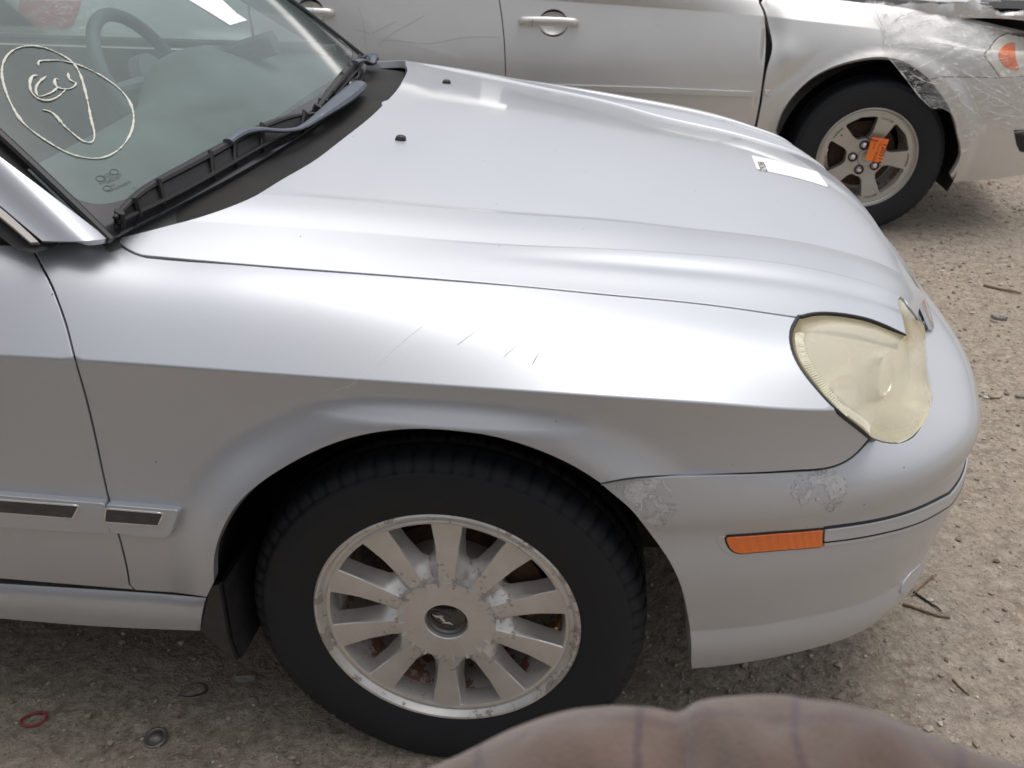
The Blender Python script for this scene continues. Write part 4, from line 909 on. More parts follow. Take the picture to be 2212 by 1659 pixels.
# handles, moulding, emblem
def handle(cx_, cy_, hw, sc_=1.0):
    H_ = empty('door_handle'); H_.parent = FC
    uvc = FSIDE.px([(cx_, cy_)])[0]; p = FSIDE([uvc[0]], [uvc[1]])[0]; n = FSIDE.normal([uvc[0]], [uvc[1]])[0]; 
    zt = np.cross(n, (1, 0, 0)); zt /= np.linalg.norm(zt); zt *= np.sign(zt[2]); xt = np.array([1, 0, 0.])
    th = np.linspace(0, 2*math.pi, 40, endpoint=False); mb = MB()
    mb.grid(np.array([[p+xt*.020+xt*a*.062*math.cos(t)+zt*b*.047*math.sin(t)+n*h for t in th] for a, b, h in ((1.0, 1.0, -.003), (.97, .97, -.007), (.85, .87, -.018), (.5, .55, -.027), (0, 0, -.029))]), closev=True); mb.build('handle_recess', 'beige_paint', H_)
    P = [p+xt*x*sc_+n*h+zt*.002 for x, h in ((-.122, .006), (-.116, .020), (-.09, .030), (0, .034), (.09, .030), (.116, .020), (.122, .006))]
    MB().tube(curve(P, n=28), np.interp(np.linspace(0, 1, 28), [0, .06, .5, .94, 1], [.010, .0165, .0185, .0165, .010]), 12, flat=.75, up=tuple(n)).build('handle_bar', 'beige_paint', H_)
    MB().tube([p+xt*-.066+n*.032+zt*.02, p+xt*-.066+n*.0495, p+xt*-.066+n*.032-zt*.02], .0012, 5).build('handle_joint', 'gasket', H_)
handle(1185, 50, 62); handle(660, 28, 62)
ml_ = FSIDE.px(patch_px([(1380, 187), (1500, 192), (1622, 197)], [(1622, 197), (1627, 202), (1624, 207)], [(1624, 207), (1500, 203.5), (1380, 199)])); l0 = ml_[0]; 
ml_ = np.vstack([ml_, [(-.18, ml_[-1][1]-.02), (-.18, l0[1]-.02)]])
panel('door_moulding', FSIDE, ml_, 'beige_paint', FC, step=.01, inset=.016, gap=.0, lip=.016)
panel('emblem', FSIDE, FSIDE.px([(1652, 194), (1663, 194.5), (1663, 207), (1652, 206.5)]), 'chrome', FC, step=.01, inset=.006, gap=0, lip=.006)
# dark backing, wheel house, engine bay, hood, greenhouse
U_, V_ = np.meshgrid(np.linspace(-2.55, .94, 40), np.linspace(1.4, 7.3, 12), indexing='ij'); MB().grid((FSIDE.raw(U_.ravel(), V_.ravel())+np.array([0, .045, 0])).reshape(40, 12, 3)).build('inner_structure', 'dark_inner', FC)
for cx_ in (1.414, -1.40):
    w_ = MB().lathe([(.402, 2.165), (.405, 2.45), (.06, 2.46)], 56, 'y', (cx_, 0, .33), -.35, math.pi+.35); w_.build('wheel_liner', 'dark_inner', FC)
MB().grid(np.array([[(x, y, .70) for y in (2.3, 3.7)] for x in (.9, 2.25)])).grid(np.array([[(2.02+.3*(1-((y-3.0)/.7)**2), y, z) for y in np.linspace(2.3, 3.7, 8)] for z in (.25, .5, .72)])).grid(np.array([[(x, 2.62, z) for x in (.9, 2.0, 2.5)] for z in (.6, .93)])).grid(np.array([[(x, y, .935) for x in (1.05, 2.3)] for y in (2.34, 2.7)])).build('engine_bay', 'dark_inner', FC)
MB().grid(np.array([[(x, y, z) for (y, z) in ((2.19, 1.0), (2.27, 1.18), (2.42, 1.38), (2.55, 1.43), (3.0, 1.46), (3.45, 1.43), (3.6, 1.38), (3.75, 1.1), (3.8, 1.0))] for x in np.linspace(-1.7, -.1, 8)])).build('roof', 'beige_paint', FC)
for (xa, xb) in ((-1.22, -.24), (-.14, .62)):
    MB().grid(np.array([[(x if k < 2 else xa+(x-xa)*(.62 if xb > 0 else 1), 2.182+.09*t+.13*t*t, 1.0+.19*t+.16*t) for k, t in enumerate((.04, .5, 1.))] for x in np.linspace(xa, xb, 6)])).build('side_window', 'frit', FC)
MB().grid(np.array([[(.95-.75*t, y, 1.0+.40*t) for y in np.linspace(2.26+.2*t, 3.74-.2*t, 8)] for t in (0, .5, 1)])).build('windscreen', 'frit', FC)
# wheel of the second car
FW = empty('front_wheel', (1.414, 2.257, .325)); FW.parent = FC; FW.rotation_euler = (0, 0, .0285)
tyre(FW, rs=.2185, ro=.338, flat=.325, grooves=60, nseg=240, gdep=.0028)
mat('alloy_satin', (.50, .49, .46), .42, .75); MATS['alloy_satin'].node_tree.nodes['Principled BSDF'].inputs['Metallic'].default_value = .75
FR = MB().lathe([(.186, -.03), (.192, -.066), (.1965, -.078), (.200, -.0795), (.2055, -.0775), (.2105, -.081), (.214, -.0895), (.2175, -.0905), (.2202, -.0885), (.2205, -.083), (.214, -.078)], 100).build('rim', 'alloy_satin', FW, sharp=40)
hol = []
for k in range(5):
    a0 = math.radians(71+36+72*k); h0 = [(.088, -.25), (.108, -.36), (.176, -.40), (.182, -.36), (.184, 0), (.182, .36), (.176, .40), (.108, .36), (.088, .25), (.086, 0)]
    L = np.array([(r*math.cos(a0+t), r*math.sin(a0+t)) for r, t in h0]); L = resample(L, .004)
    for _ in range(3): L = (np.roll(L, 1, 0)+L*2+np.roll(L, -1, 0))/4
    hol.append(L)
slots = []
for k in range(5):
    a0 = math.radians(71+72*k); slots.append(resample(np.array([(r*math.cos(a0+t), r*math.sin(a0+t)) for r, t in ((.174, -.15), (.183, -.16), (.185, 0), (.183, .16), (.174, .15), (.176, 0))]), .005))
dish = lambda p: -.0785+.010*sm(np.array((.16-np.hypot(*p))/.09))
circ_ = np.array([(.199*math.cos(t), .199*math.sin(t)) for t in np.linspace(0, 2*math.pi, 120, endpoint=False)])
plate(circ_, hol+slots, lambda p: (p[0], dish(p), p[1]), lambda p: (p[0]*1.0, dish(p)+(.034 if np.hypot(*p) < .1735 or True else .008), p[1])).build('spoke_face', 'alloy_satin', FR, sharp=30)
for sl_i in slots: MB().add([(p[0], -.0685, p[1]) for p in sl_i*1.0], [tuple(range(len(sl_i)))]).build('spoke_slot', 'alloy_satin', FR)
for h_ in hol: pass
MB().lathe([(.190, -.045), (.186, 0), (.184, .08)], 80).build('barrel', 'rusty_barrel', FR)
MB().lathe([(0, .0), (.145, .0), (.147, .012), (.08, .012), (.07, -.02), (0, -.02)], 50).build('brake_disc', 'brake_rust', FW)
MB().lathe([(.036, -.066), (.036, -.076), (.033, -.080), (.022, -.081), (.018, -.079), (0, -.079)], 40).build('centre_cap', 'alloy_satin', FR)
for k in range(5):
    a0 = math.radians(71+36+72*k); c = (.057*math.cos(a0), 0, .057*math.sin(a0))
    MB().lathe([(.0205, -.066), (.0205, -.0745), (.0165, -.0755), (.012, -.066)], 24, 'y', c).build('lug_ring', 'gasket', FR)
    MB().lathe([(.0115, -.06), (.0115, -.080), (.008, -.083), (0, -.0835)], 6, 'y', c).build('lug_nut', 'chrome', FR, sharp=20)
RW = empty('rear_wheel', (-1.40, 2.257, .325)); RW.parent = FC
for ch in list(FW.children):
    c_ = ch.copy(); COL.objects.link(c_); c_.parent = RW
    for g in ch.children:
        d_ = g.copy(); COL.objects.link(d_); d_.parent = c_
# headlight of the second car
F_HL = empty('headlight'); F_HL.parent = FC
hlu = np.vstack([fl_, [(2.30, fl_[-1][1]-.15), (2.34, fl_[0][1]+.02), (2.2, fl_[0][1]+.02)]])
mat('clear_lens', (.78, .77, .70), .12, 0, 1.0)
panel('lens', FSIDE, hlu, 'clear_lens', F_HL, step=.012, gap=.004, lip=.02)
panel('gasket', FSIDE, hlu, 'gasket', F_HL, step=.02, gap=.0, lip=.004, inset=-.003)
amb = FSIDE.px(curve(Z5([(2080, 595), (1990, 600), (1905, 660), (1865, 760), (1900, 860), (2000, 940), (2130, 958), (2095, 820), (2085, 700), (2080, 595)]), step=3))
panel('turn_signal', FSIDE, amb, 'amber_reflector', F_HL, step=.008, gap=0, inset=.003, lip=.003)
fogu = FSIDE.px([(2190, 281), (2215, 280), (2222, 330), (2203, 327), (2196, 312)])
panel('fog_recess', FSIDE, fogu, 'dark_inner', P_FB, step=.02, inset=.002, lip=.002, gap=0)
# ------------------------------------------------------------------ plastic film on the second car
def vnoise(x, y, seed=0):
    rs = np.random.RandomState(seed); T = rs.rand(64, 64); xi, yi = np.floor(x).astype(int), np.floor(y).astype(int); fx, fy = x-xi, y-yi; fx, fy = fx*fx*(3-2*fx), fy*fy*(3-2*fy)
    g = lambda a, b: T[a % 64, b % 64]
    return (g(xi, yi)*(1-fx)+g(xi+1, yi)*fx)*(1-fy)+(g(xi, yi+1)*(1-fx)+g(xi+1, yi+1)*fx)*fy
def fbm(x, y, oct=4, seed=0):
    o = 0; a = .5
    for k in range(oct): o = o+a*vnoise(x*2**k, y*2**k, seed+k); a *= .5
    return o
def film_fn(t, b):
    h = NT(t); o = h.obj(); st = h.scale(o, 1.0, 1.0, 3.2); n = h.noise(7, 6, .6, st, 1.0); f = h.noise(13, 4, .6, h.scale(o, .45, .45, 1.5), 1.6)
    tr = h.n('ShaderNodeBsdfTransparent'); tr.inputs[0].default_value = (.96, .96, .96, 1); mx_ = h.n('ShaderNodeMixShader')
    b.inputs['Base Color'].default_value = (.92, .92, .92, 1); b.inputs['Roughness'].default_value = .2; b.inputs['Transmission Weight'].default_value = .0; b.inputs['Specular IOR Level'].default_value = .7
    ridge = h.math('ABSOLUTE', h.math('SUBTRACT', f, .5)); line = h.mapr(ridge, .0, .014, 1., 0.)
    fac = h.math('ADD', h.mapr(n, .42, .72, .07, .36), h.math('MULTIPLY', line, .75), True)
    h.l(h.bump(h.math('ADD', n, h.math('MULTIPLY', line, .3)), .5, .006), b.inputs['Normal'])
    h.l(fac, mx_.inputs[0]); h.l(tr.outputs[0], mx_.inputs[1]); h.l(b.outputs[0], mx_.inputs[2]); h.l(mx_.outputs[0], t.nodes['Material Output'].inputs[0])
mat('film', (.8, .8, .8), .15, fn=film_fn)
def film_warp(P, u, v):
    P = fwarp(P, u, v); x, z = P[:, 0], P[:, 2]
    a, b = x*1.0+z*.55, z-.5*x
    w = .5-np.abs(fbm(a*5+3, b*26, 3, 5)-.47)*2.2; w2 = .5-np.abs(fbm(a*11, b*14+5, 2, 9)-.4)*2
    P[:, 1] -= .006+.020*np.clip(w, 0, 1)+.012*np.clip(w2, 0, 1)+.012*sm((.30-np.abs(np.hypot(x-1.414, z-.33)-.36))/.1)*0
    return P
FILM = Surf(FSIDE.L, list(FSIDE.k), creases=[6.6], ur=FSIDE.ur, warp=film_warp)
fe = Z5([(140, 60), (200, 250), (290, 400), (285, 560), (300, 690), (335, 790), (450, 920), (520, 1010), (640, 1130), (690, 1240), (790, 1350), (850, 1410), (930, 1485), (1080, 1490), (1190, 1540), (1235, 1610)])
fe2 = R3([(1762, 815), (1780, 905), (1800, 985), (1850, 955), (1905, 885), (1945, 850), (1970, 800), (2050, 815), (2120, 850), (2212, 870)])
fuv = FSIDE.px(np.vstack([fe, fe2])); fuv = fuv+np.c_[np.random.randn(len(fuv))*.003, np.random.randn(len(fuv))*.012]
fuv = np.vstack([fuv, [(2.36, fuv[-1][1])], [(2.34, 7.3)], [(u, 7.38) for u in np.linspace(2.2, 1.32, 20)]])
FM = panel('plastic_wrap', FILM, fuv, 'film', None, step=.011, gap=0, lip=.0015); FM.parent = None
tag(FM, 'crinkled clear plastic film stretched over the dented fender, headlight and bumper', 'plastic film')
def fcrease_fn(t, b):
    h = NT(t); tr = h.n('ShaderNodeBsdfTransparent'); mx_ = h.n('ShaderNodeMixShader'); h.l(h.mapr(h.noise(40, 3, .6), .35, .65, .25, .85), mx_.inputs[0]); h.l(tr.outputs[0], mx_.inputs[1]); h.l(b.outputs[0], mx_.inputs[2]); h.l(mx_.outputs[0], t.nodes['Material Output'].inputs[0])
mat('film_crease', (.93, .93, .93), .25, spec=.8, fn=fcrease_fn)
for L in ([(1000, 830), (1300, 950), (1500, 1060), (1800, 1230), (2212, 1420)], [(1450, 1160), (1700, 1300), (2000, 1450), (2212, 1560)], [(1560, 1480), (1900, 1580), (2212, 1620)], [(1850, 1140), (1950, 1250), (2020, 1320)], [(2080, 1080), (2150, 1220), (2212, 1290)],
          [(850, 600), (1100, 610), (1300, 650), (1680, 670)], [(300, 680), (500, 650), (800, 670), (1200, 710)], [(150, 80), (200, 250), (290, 400), (290, 650)], [(360, 380), (400, 310), (560, 210), (760, 150)], [(620, 430), (660, 370), (780, 310), (950, 270)], [(1000, 440), (1200, 370), (1400, 410)], [(1500, 520), (1250, 510), (1100, 500)],
          [(1280, 1180), (1350, 1380), (1500, 1530), (1650, 1659)], [(1130, 980), (1350, 1130), (1420, 1200)], [(1400, 1150), (1490, 1330), (1560, 1500)], [(335, 790), (560, 1050), (790, 1350), (930, 1485)], [(700, 960), (850, 890), (1030, 800)], [(650, 1000), (850, 1120), (1080, 1160)], [(1620, 970), (1700, 1050), (1860, 1060)], [(1400, 300), (1700, 370), (2050, 440)]):
    uv = FILM.px(curve(Z5(L), step=3)); P_ = FILM(*uv.T)+FILM.normal(*uv.T)*.001; k_ = np.linspace(0, 1, len(P_))
    MB().tube(P_, .0007+.0024*np.sin(k_*math.pi)*(.6+.4*np.sin(k_*17+L[0][0])), 6).build('film_crease', 'film_crease', FM)
tl = FSIDE.xyz([(-1.95, 2.13, 1.0), (-1.98, 2.13, .74), (-2.05, 2.14, .70), (-2.5, 2.25, .68), (-2.52, 2.25, 1.0)])
FM2 = panel('plastic_wrap', FILM, tl, 'film', None, step=.014, gap=0, lip=.0015); tag(FM2, 'clear plastic film over the red tail light, seen through the windscreen', 'plastic film')
# buckled hood of the second car wrapped in film
def hoodz(x, y): return .905+.05*sm(np.array((y-2.3)/.5))-.03*sm(np.array((x-1.7)/.6))+.02*math.sin(x*9+y*4)*.4
HX = np.linspace(1.05, 2.28, 44); HY = np.r_[np.linspace(2.285, 2.5, 8), np.linspace(2.6, 3.7, 8)]
low = onplan([(1880, 6), (1975, 8), (2006, 7), (2053, 7), (2109, 1), (2131, 14), (2156, 27), (2186, 31), (2202, 23), (2230, 14)], lambda x: 2.30)
lowz = lambda x: np.interp(x, low[:, 0], low[:, 2])
rows = []
for i, x in enumerate(HX):
    sk = lowz(x)+.004*math.sin(i*2.1)+.003*math.sin(i*5.3); top = hoodz(x, 2.3)
    rows.append([(x+.004*math.sin(i*1.7), 2.29+.012*math.sin(i*1.3), sk), (x, 2.283+.010*math.sin(i*1.9+1), sk*.5+top*.5), (x, 2.285, top-.004)]+[(x, y, hoodz(x, y)+.004*math.sin(i*1.1+j)) for j, y in enumerate(HY)])
MB().grid(np.array(rows)).build('hood', 'beige_paint', FC)
FM3 = MB().grid(np.array(rows)+np.array([0, -.006, .006])+np.random.RandomState(3).randn(len(rows), len(rows[0]), 3)*[.003, .003, .003]).build('plastic_wrap', 'film', None); tag(FM3, 'crumpled clear plastic sheet draped over the buckled hood with a torn hanging edge', 'plastic film')
# ------------------------------------------------------------------ orange tag on the far wheel
mat('tag_orange', (.98, .22, .035), .6); mat('ink', (.03, .012, .008), .6); mat('ink_red', (.35, .05, .01), .6); mat('black_tie', (.012, .012, .012), .5); mat('label_white', (.86, .86, .85), .45)
T_ = empty('hang_tag', tuple(at((1893, 323), y=2.155)), 'orange paper tag tied with a black cord to the wheel of the dented sedan', 'tag')
toff = np.array(T_.location)
tc = [at(q, y=2.158-.012*(q[1]-295)/55) for q in ((1884, 295.6), (1920.7, 301), (1902.9, 352), (1868.5, 345.5))]
tn = np.cross(tc[1]-tc[0], tc[3]-tc[0]); tn /= np.linalg.norm(tn); tn *= -np.sign(tn[1])
MB().add([p-toff for p in tc]+[p-toff-tn*.0006 for p in tc], [(0, 1, 2, 3), (7, 6, 5, 4), (0, 4, 5, 1), (1, 5, 6, 2), (2, 6, 7, 3), (3, 7, 4, 0)]).build('card', 'tag_orange', T_, smooth=False)
def text(body, origin, xdir, ydir, size, m, parent, lift=.0008, name='lettering', width=None, drape=None):
    cu_ = bpy.data.curves.new('t', 'FONT'); cu_.body = body; cu_.size = 1.0; cu_.resolution_u = 2; o = bpy.data.objects.new('t', cu_); COL.objects.link(o)
    dg = bpy.context.evaluated_depsgraph_get(); me = bpy.data.meshes.new_from_object(o.evaluated_get(dg)); bpy.data.objects.remove(o); bpy.data.curves.remove(cu_)
    V = np.array([tuple(v.co) for v in me.vertices]); w_ = V[:, 0].max()-V[:, 0].min(); V[:, 0] -= V[:, 0].min(); sx_ = (width/w_) if width else size
    xd, yd = np.array(xdir)/np.linalg.norm(xdir), np.array(ydir)/np.linalg.norm(ydir); n = np.cross(xd, yd); n /= np.linalg.norm(n)
    P = np.array(origin)+V[:, :1]*sx_*xd+V[:, 1:2]*size*yd+n*lift
    if drape is not None:
        for k_, p in enumerate(P):
            g_ = drape.bvh().find_nearest(Vector(p)); nn_ = np.array(g_[1]); nn_ *= np.sign(nn_[2]); P[k_] = np.array(g_[0])+nn_*lift
    for v, p in zip(me.vertices, P): v.co = p
    return link(name, me, m, parent)
ex, ey = tc[3]-tc[0], tc[1]-tc[0]     # text runs down the card, its top towards the right edge
tp = lambda a, b: tc[0]+ex*a+ey*b-toff
def ttext(body, a, b, size, width, m='ink_red'):
    return text(body, tp(a, b), ex, ey, size, m, T_, name='lettering')
ttext('1205140', .24, .74, .030, 0, 'ink'); ttext('210205', .60, .44, .018, 0); ttext('LOT', .14, .58, .010, 0); ttext('STOCK NO', .22, .50, .010, 0); ttext('DATE', .25, .22, .010, 0)
MB().tube(curve([p-toff for p in (at((1897, 305), y=2.148), at((1880, 301), y=2.140), at((1861, 293), y=2.15), at((1845, 291), y=2.175), at((1830, 295), y=2.19), at((1817, 292), y=2.17))], n=24), .0022, 6).build('cord', 'black_tie', T_)
# ------------------------------------------------------------------ stickers, bumper details, wear
def sticker(name, S, px, m, parent, inset, flip=1): return panel(name, S, resample(S.px(px), .006), m, parent, step=.006, gap=0, lip=.0004, inset=inset, flip=flip)
K6 = lambda L: [(1623.9+x*.08185, 329.2+y*.08185) for x, y in L]
ST = sticker('label_sticker', HOOD, K6([(0, 95), (600, 230), (1200, 385), (1720, 530), (1995, 905), (1960, 918), (1200, 690), (600, 555), (130, 448)]), 'label_white', HOODP, .0018, 1)
uvs = HOOD.px(K6([(170, 480), (60, 190), (1000, 650)])); q0, q1_, q2_ = HOOD(*uvs.T)
text('29286', q0*.72+q2_*.28, q1_-q0, -(q2_-q0), .024, 'ink', HOODP, .0030, 'sticker_number', np.linalg.norm(q1_-q0)*.80, HOOD)
ST2 = sticker('label_sticker', GLASS, C4([(1640, 0), (2000, 222), (2148, 178), (2060, 120), (1930, 0), (1900, -30), (1600, -25)]), 'label_white', WS, .0016)
# windscreen maker's marks (read as far as the photograph allows)
mat('etch', (.05, .07, .07), .6)
E1 = lambda x, y: (164.6+x*.08432, 340.1+y*.08432)
def etext(body, p, q, size, width=None):
    a, b = on_glass([E1(*p)], .0006)[0], on_glass([E1(*q)], .0006)[0]; xd = b-a; n = gn(GLASS.px([E1(*p)]))[0]; yd = np.cross(n, xd)
    text(body, a, xd, yd, size, 'etch', WS, .0004, 'etched_mark', np.linalg.norm(xd) if width else None)
etext('KCC', (745, 560), (905, 480), .0095); etext('AUTOGLASS', (870, 600), (1180, 460), .006, 1); etext('KOREA', (620, 700), (830, 620), .006, 1); etext('LAMINATED', (800, 670), (1130, 545), .005, 1); etext('43R', (900, 760), (1260, 590), .005); etext('TRANSPARENT', (810, 915), (1420, 650), .006, 1)
for c_, r_ in (((615, 545), .006), ((970, 375), .006), ((790, 795), .0055)):
    p = on_glass([E1(*c_)], .0006)[0]; n = gn(GLASS.px([E1(*c_)]))[0]; a = np.cross(n, (0, 0, 1)); a /= np.linalg.norm(a); b = np.cross(n, a)
    MB().tube([p+r_*1.2*math.cos(t)*a+r_*.8*math.sin(t)*b for t in np.linspace(0, 2*math.pi, 29)], .0004, 4, caps=False).build('etched_ring', 'etch', WS)
# side marker, trim strip
Z7 = lambda L: [(1316.7+x*.4213, 960.1+y*.4213) for x, y in L]
mk = poly_px(Z7([(594, 476), (606, 469), (850, 451), (1090, 432), (1086, 520), (900, 535), (740, 548), (690, 555), (660, 554), (632, 545), (612, 525), (600, 500)]))
mb_ = poly_px(Z7([(548, 482), (560, 474), (850, 447), (1096, 428), (1092, 527), (900, 546), (740, 562), (690, 572), (645, 572), (605, 560), (575, 535), (556, 505)]))
panel('marker_recess', BUMP, BUMP.px(mb_), 'silver_paint', BUMPER, step=.008, gap=0, inset=.0012, lip=.002)
panel('marker_shadow_gap', BUMP, BUMP.px(mk), 'gasket', BUMPER, step=.01, gap=-.0015, inset=.0018, lip=.001)
panel('side_marker', BUMP, BUMP.px(mk), 'amber_reflector', BUMPER, step=.008, gap=.0014, inset=.0045, lip=.004)
bs = BUMP.px(curve(Z7([(1098, 432), (1250, 412), (1400, 385), (1600, 322), (1740, 252)]), step=12)); bs2 = BUMP.px(curve(Z7([(1092, 518), (1250, 498), (1400, 468), (1600, 405), (1725, 330)]), step=12))
umax = BLEN/2
top_ = np.vstack([bs, [(u, np.interp(u, [bs[-1][0], umax], [bs[-1][1], 3.45])) for u in np.linspace(bs[-1][0]+.02, umax, 10)]]); bot_ = np.vstack([bs2, [(u, np.interp(u, [bs2[-1][0], umax], [bs2[-1][1], 3.0])) for u in np.linspace(bs2[-1][0]+.02, umax, 10)]])
panel('bumper_strip', BUMP, np.vstack([top_, bot_[::-1]]), 'silver_paint', BUMPER, step=.01, gap=.0012, inset=.0045, lip=.005)
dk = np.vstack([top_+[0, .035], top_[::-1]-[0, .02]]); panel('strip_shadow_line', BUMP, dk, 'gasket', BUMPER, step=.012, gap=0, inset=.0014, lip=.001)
gr = np.vstack([bot_-(bot_-top_[:len(bot_)] if len(bot_) == len(top_) else 0)*.30, (bot_-(bot_-top_[:len(bot_)] if len(bot_) == len(top_) else 0)*.22)[::-1]])
if len(bot_) == len(top_): panel('strip_groove', BUMP, gr, 'gasket', BUMPER, step=.012, gap=0, inset=.0048, lip=.0005)
# peeling, blistered paint
def peel_fn(t, b):
    h = NT(t); o = h.obj(); n = h.noise(45, 8, .75, h.scale(o, 1, 1, 1.6), 1.5); f = h.noise(150, 6, .7, o)
    rg = h.math('ABSOLUTE', h.math('SUBTRACT', n, .5))
    h.l(h.bump(h.math('ADD', h.mapr(rg, 0, .10), h.math('MULTIPLY', f, .5)), .35, .002), b.inputs['Normal'])
    h.l(h.mix(h.mapr(f, .35, .65), (.56, .565, .58), (.78, .785, .80)), b.inputs['Base Color'])
    tr = h.n('ShaderNodeBsdfTransparent'); mx_ = h.n('ShaderNodeMixShader'); h.l(h.mapr(h.noise(38, 7, .7, o, 1.0), .44, .50, 0., .9), mx_.inputs[0]); h.l(tr.outputs[0], mx_.inputs[1]); h.l(b.outputs[0], mx_.inputs[2]); h.l(mx_.outputs[0], t.nodes['Material Output'].inputs[0])
mat('blistered_paint', (.7, .7, .71), .32, .3, .4, .1, fn=peel_fn)
def ragged(L, k=3, amp=3.0, seed=1):
    rs = np.random.RandomState(seed); P = resample(np.array(L, float), 5); return P+rs.randn(len(P), 2)*amp
panel('blistered_patch', BUMP, BUMP.px(ragged(Z7([(950, 150), (1150, 130), (1215, 185), (1215, 250), (1180, 310), (1125, 345), (1090, 310), (1050, 270), (1010, 305), (985, 310), (935, 250), (945, 190)]), seed=2, amp=2)), 'blistered_paint', BUMPER, step=.008, gap=0, inset=.0008, lip=.0005)
panel('blistered_patch', BUMP, BUMP.px(ragged(Z7([(30, 215), (150, 190), (280, 190), (310, 250), (345, 330), (300, 400), (255, 432), (200, 400), (120, 310)]), seed=3, amp=2)), 'blistered_paint', BUMPER, step=.008, gap=0, inset=.0008, lip=.0005)
# scratches on the fender
mat('scratch', (.30, .29, .28), .5); mat('scratch_light', (.8, .8, .8), .4)
T4 = lambda L: [(987.5+x/3, 493.8+y/3) for x, y in L]
for L, m_ in (([(0, 755), (100, 680), (188, 615)], 'scratch'), ([(305, 830), (400, 745), (510, 650)], 'scratch'), ([(485, 882), (520, 820), (555, 767)], 'scratch'), ([(495, 870), (550, 770)], 'scratch')):
    uv = SIDE.px(curve(T4(L), step=5) if len(L) > 2 else T4(L)); MB().tube(SIDE(*uv.T)+SIDE.normal(*uv.T)*.0001, .00035, 4).build('scratch', m_, FENDER)
for L in ([(720, 845), (775, 825)], [(745, 842), (768, 822), (790, 800)], [(810, 795), (860, 748), (912, 705)]):
    uv = SIDE.px(curve(L, step=4) if len(L) > 2 else L); MB().tube(SIDE(*uv.T)+SIDE.normal(*uv.T)*.0001, .0003, 4).build('scratch', 'scratch_light', FENDER)
for L in (R2([(510, 40), (535, 120), (550, 200), (558, 300)]), R2([(940, 100), (800, 180), (700, 240), (640, 300)]), R2([(485, 195), (550, 205), (590, 220)]), R2([(760, 140), (680, 175), (600, 220)]), R2([(650, 260), (820, 270), (1000, 280), (1150, 250), (1420, 242)])):
    uv = FSIDE.px(curve(L, step=6)); MB().tube(FSIDE(*uv.T)+FSIDE.normal(*uv.T)*.0002, .0006, 4).build('scratch', 'scratch', P_RD)
# ------------------------------------------------------------------ ground
def ground_fn(t, b):
    h = NT(t); o = h.obj(); big = h.noise(1.3, 5, .6, o); mid = h.noise(9, 6, .65, o); fine = h.noise(75, 6, .7, o); gr = h.vor(120, 'F1', o); gr2 = h.vor(48, 'F1', o)
    c = h.ramp(fine, [(.28, (.19, .148, .112)), (.45, (.41, .345, .275)), (.60, (.55, .475, .39)), (.78, (.74, .68, .60))])
    crust = h.noise(26, 7, .72, o, .6); c = h.mix(h.mapr(crust, .36, .50, .75, 0.), c, (.23, .18, .138)); c = h.mix(h.mapr(crust, .55, .68, 0., .55), c, (.68, .61, .525)); c = h.mix(h.mapr(mid, .35, .7, 0, .45), c, (.55, .475, .39)); c = h.mix(h.mapr(big, .45, .7, 0, .35), c, (.44, .375, .305))
    cell = h.n('ShaderNodeSeparateColor'); h.l(gr.outputs['Color'], cell.inputs[0])
    dk_ = h.math('MULTIPLY', h.math('LESS_THAN', gr.outputs['Distance'], .28), h.math('GREATER_THAN', cell.outputs[0], .80)); lt_ = h.math('MULTIPLY', h.math('LESS_THAN', gr.outputs['Distance'], .25), h.math('LESS_THAN', cell.outputs[0], .10))
    c = h.mix(h.math('MULTIPLY', dk_, .35), c, (.07, .052, .042)); c = h.mix(h.math('MULTIPLY', lt_, .7), c, (.60, .57, .52)); h.l(c, b.inputs['Base Color'])
    hh = h.math('ADD', h.math('MULTIPLY', fine, .6), h.math('ADD', h.math('MULTIPLY', mid, .8), h.math('MULTIPLY', gr2.outputs['Distance'], -.35)))
    h.l(h.bump(h.math('ADD', hh, h.math('MULTIPLY', crust, 1.6)), 1.0, .016), b.inputs['Normal'])
mat('packed_dirt', (.3, .25, .2), .92, spec=.2, fn=ground_fn)
gx = np.r_[np.linspace(-60, -3, 14)[:-1], np.linspace(-3, -1.5, 20)[:-1], np.linspace(-1.5, 3.4, 200), np.linspace(3.4, 8, 20)[1:], np.linspace(8, 60, 12)[1:]]; gy = np.r_[np.linspace(-60, -4, 12)[:-1], np.linspace(-4, -1.6, 14)[:-1], np.linspace(-1.6, 4.2, 210), np.linspace(4.2, 9, 20)[1:], np.linspace(9, 60, 12)[1:]]
GX, GY = np.meshgrid(gx, gy, indexing='ij'); hh = (fbm(GX*7+50, GY*7+50, 4, 21)-.47)*.016+(fbm(GX*1.1+9, GY*1.1+9, 2, 31)-.4)*.02
near_ = np.exp(-(np.minimum(np.hypot(GX, GY+.77), np.hypot(GX-1.414, GY-2.257))/.2)**2); hh = hh*(1-near_)-.001
gh = lambda x, y: float((fbm(np.array([x*7+50.]), np.array([y*7+50.]), 4, 21)[0]-.47)*.016+(fbm(np.array([x*1.1+9.]), np.array([y*1.1+9.]), 2, 31)[0]-.4)*.02)
GO = MB().grid(np.stack([GX, GY, hh], -1)).build('ground', 'packed_dirt', None, sharp=None); tag(GO, kind='structure')
if GO.data.polygons[0].normal.z < 0: GO.data.flip_normals()
def stone_fn(t, b):
    h = NT(t); g = h.n('ShaderNodeNewGeometry'); h.l(h.ramp(g.outputs['Random Per Island'], [(0, (.16, .125, .098)), (.2, (.30, .245, .195)), (.8, (.42, .355, .29)), (1, (.62, .57, .51))]), b.inputs['Base Color'])
mat('stone', (.3, .26, .22), .9, spec=.25, fn=stone_fn)
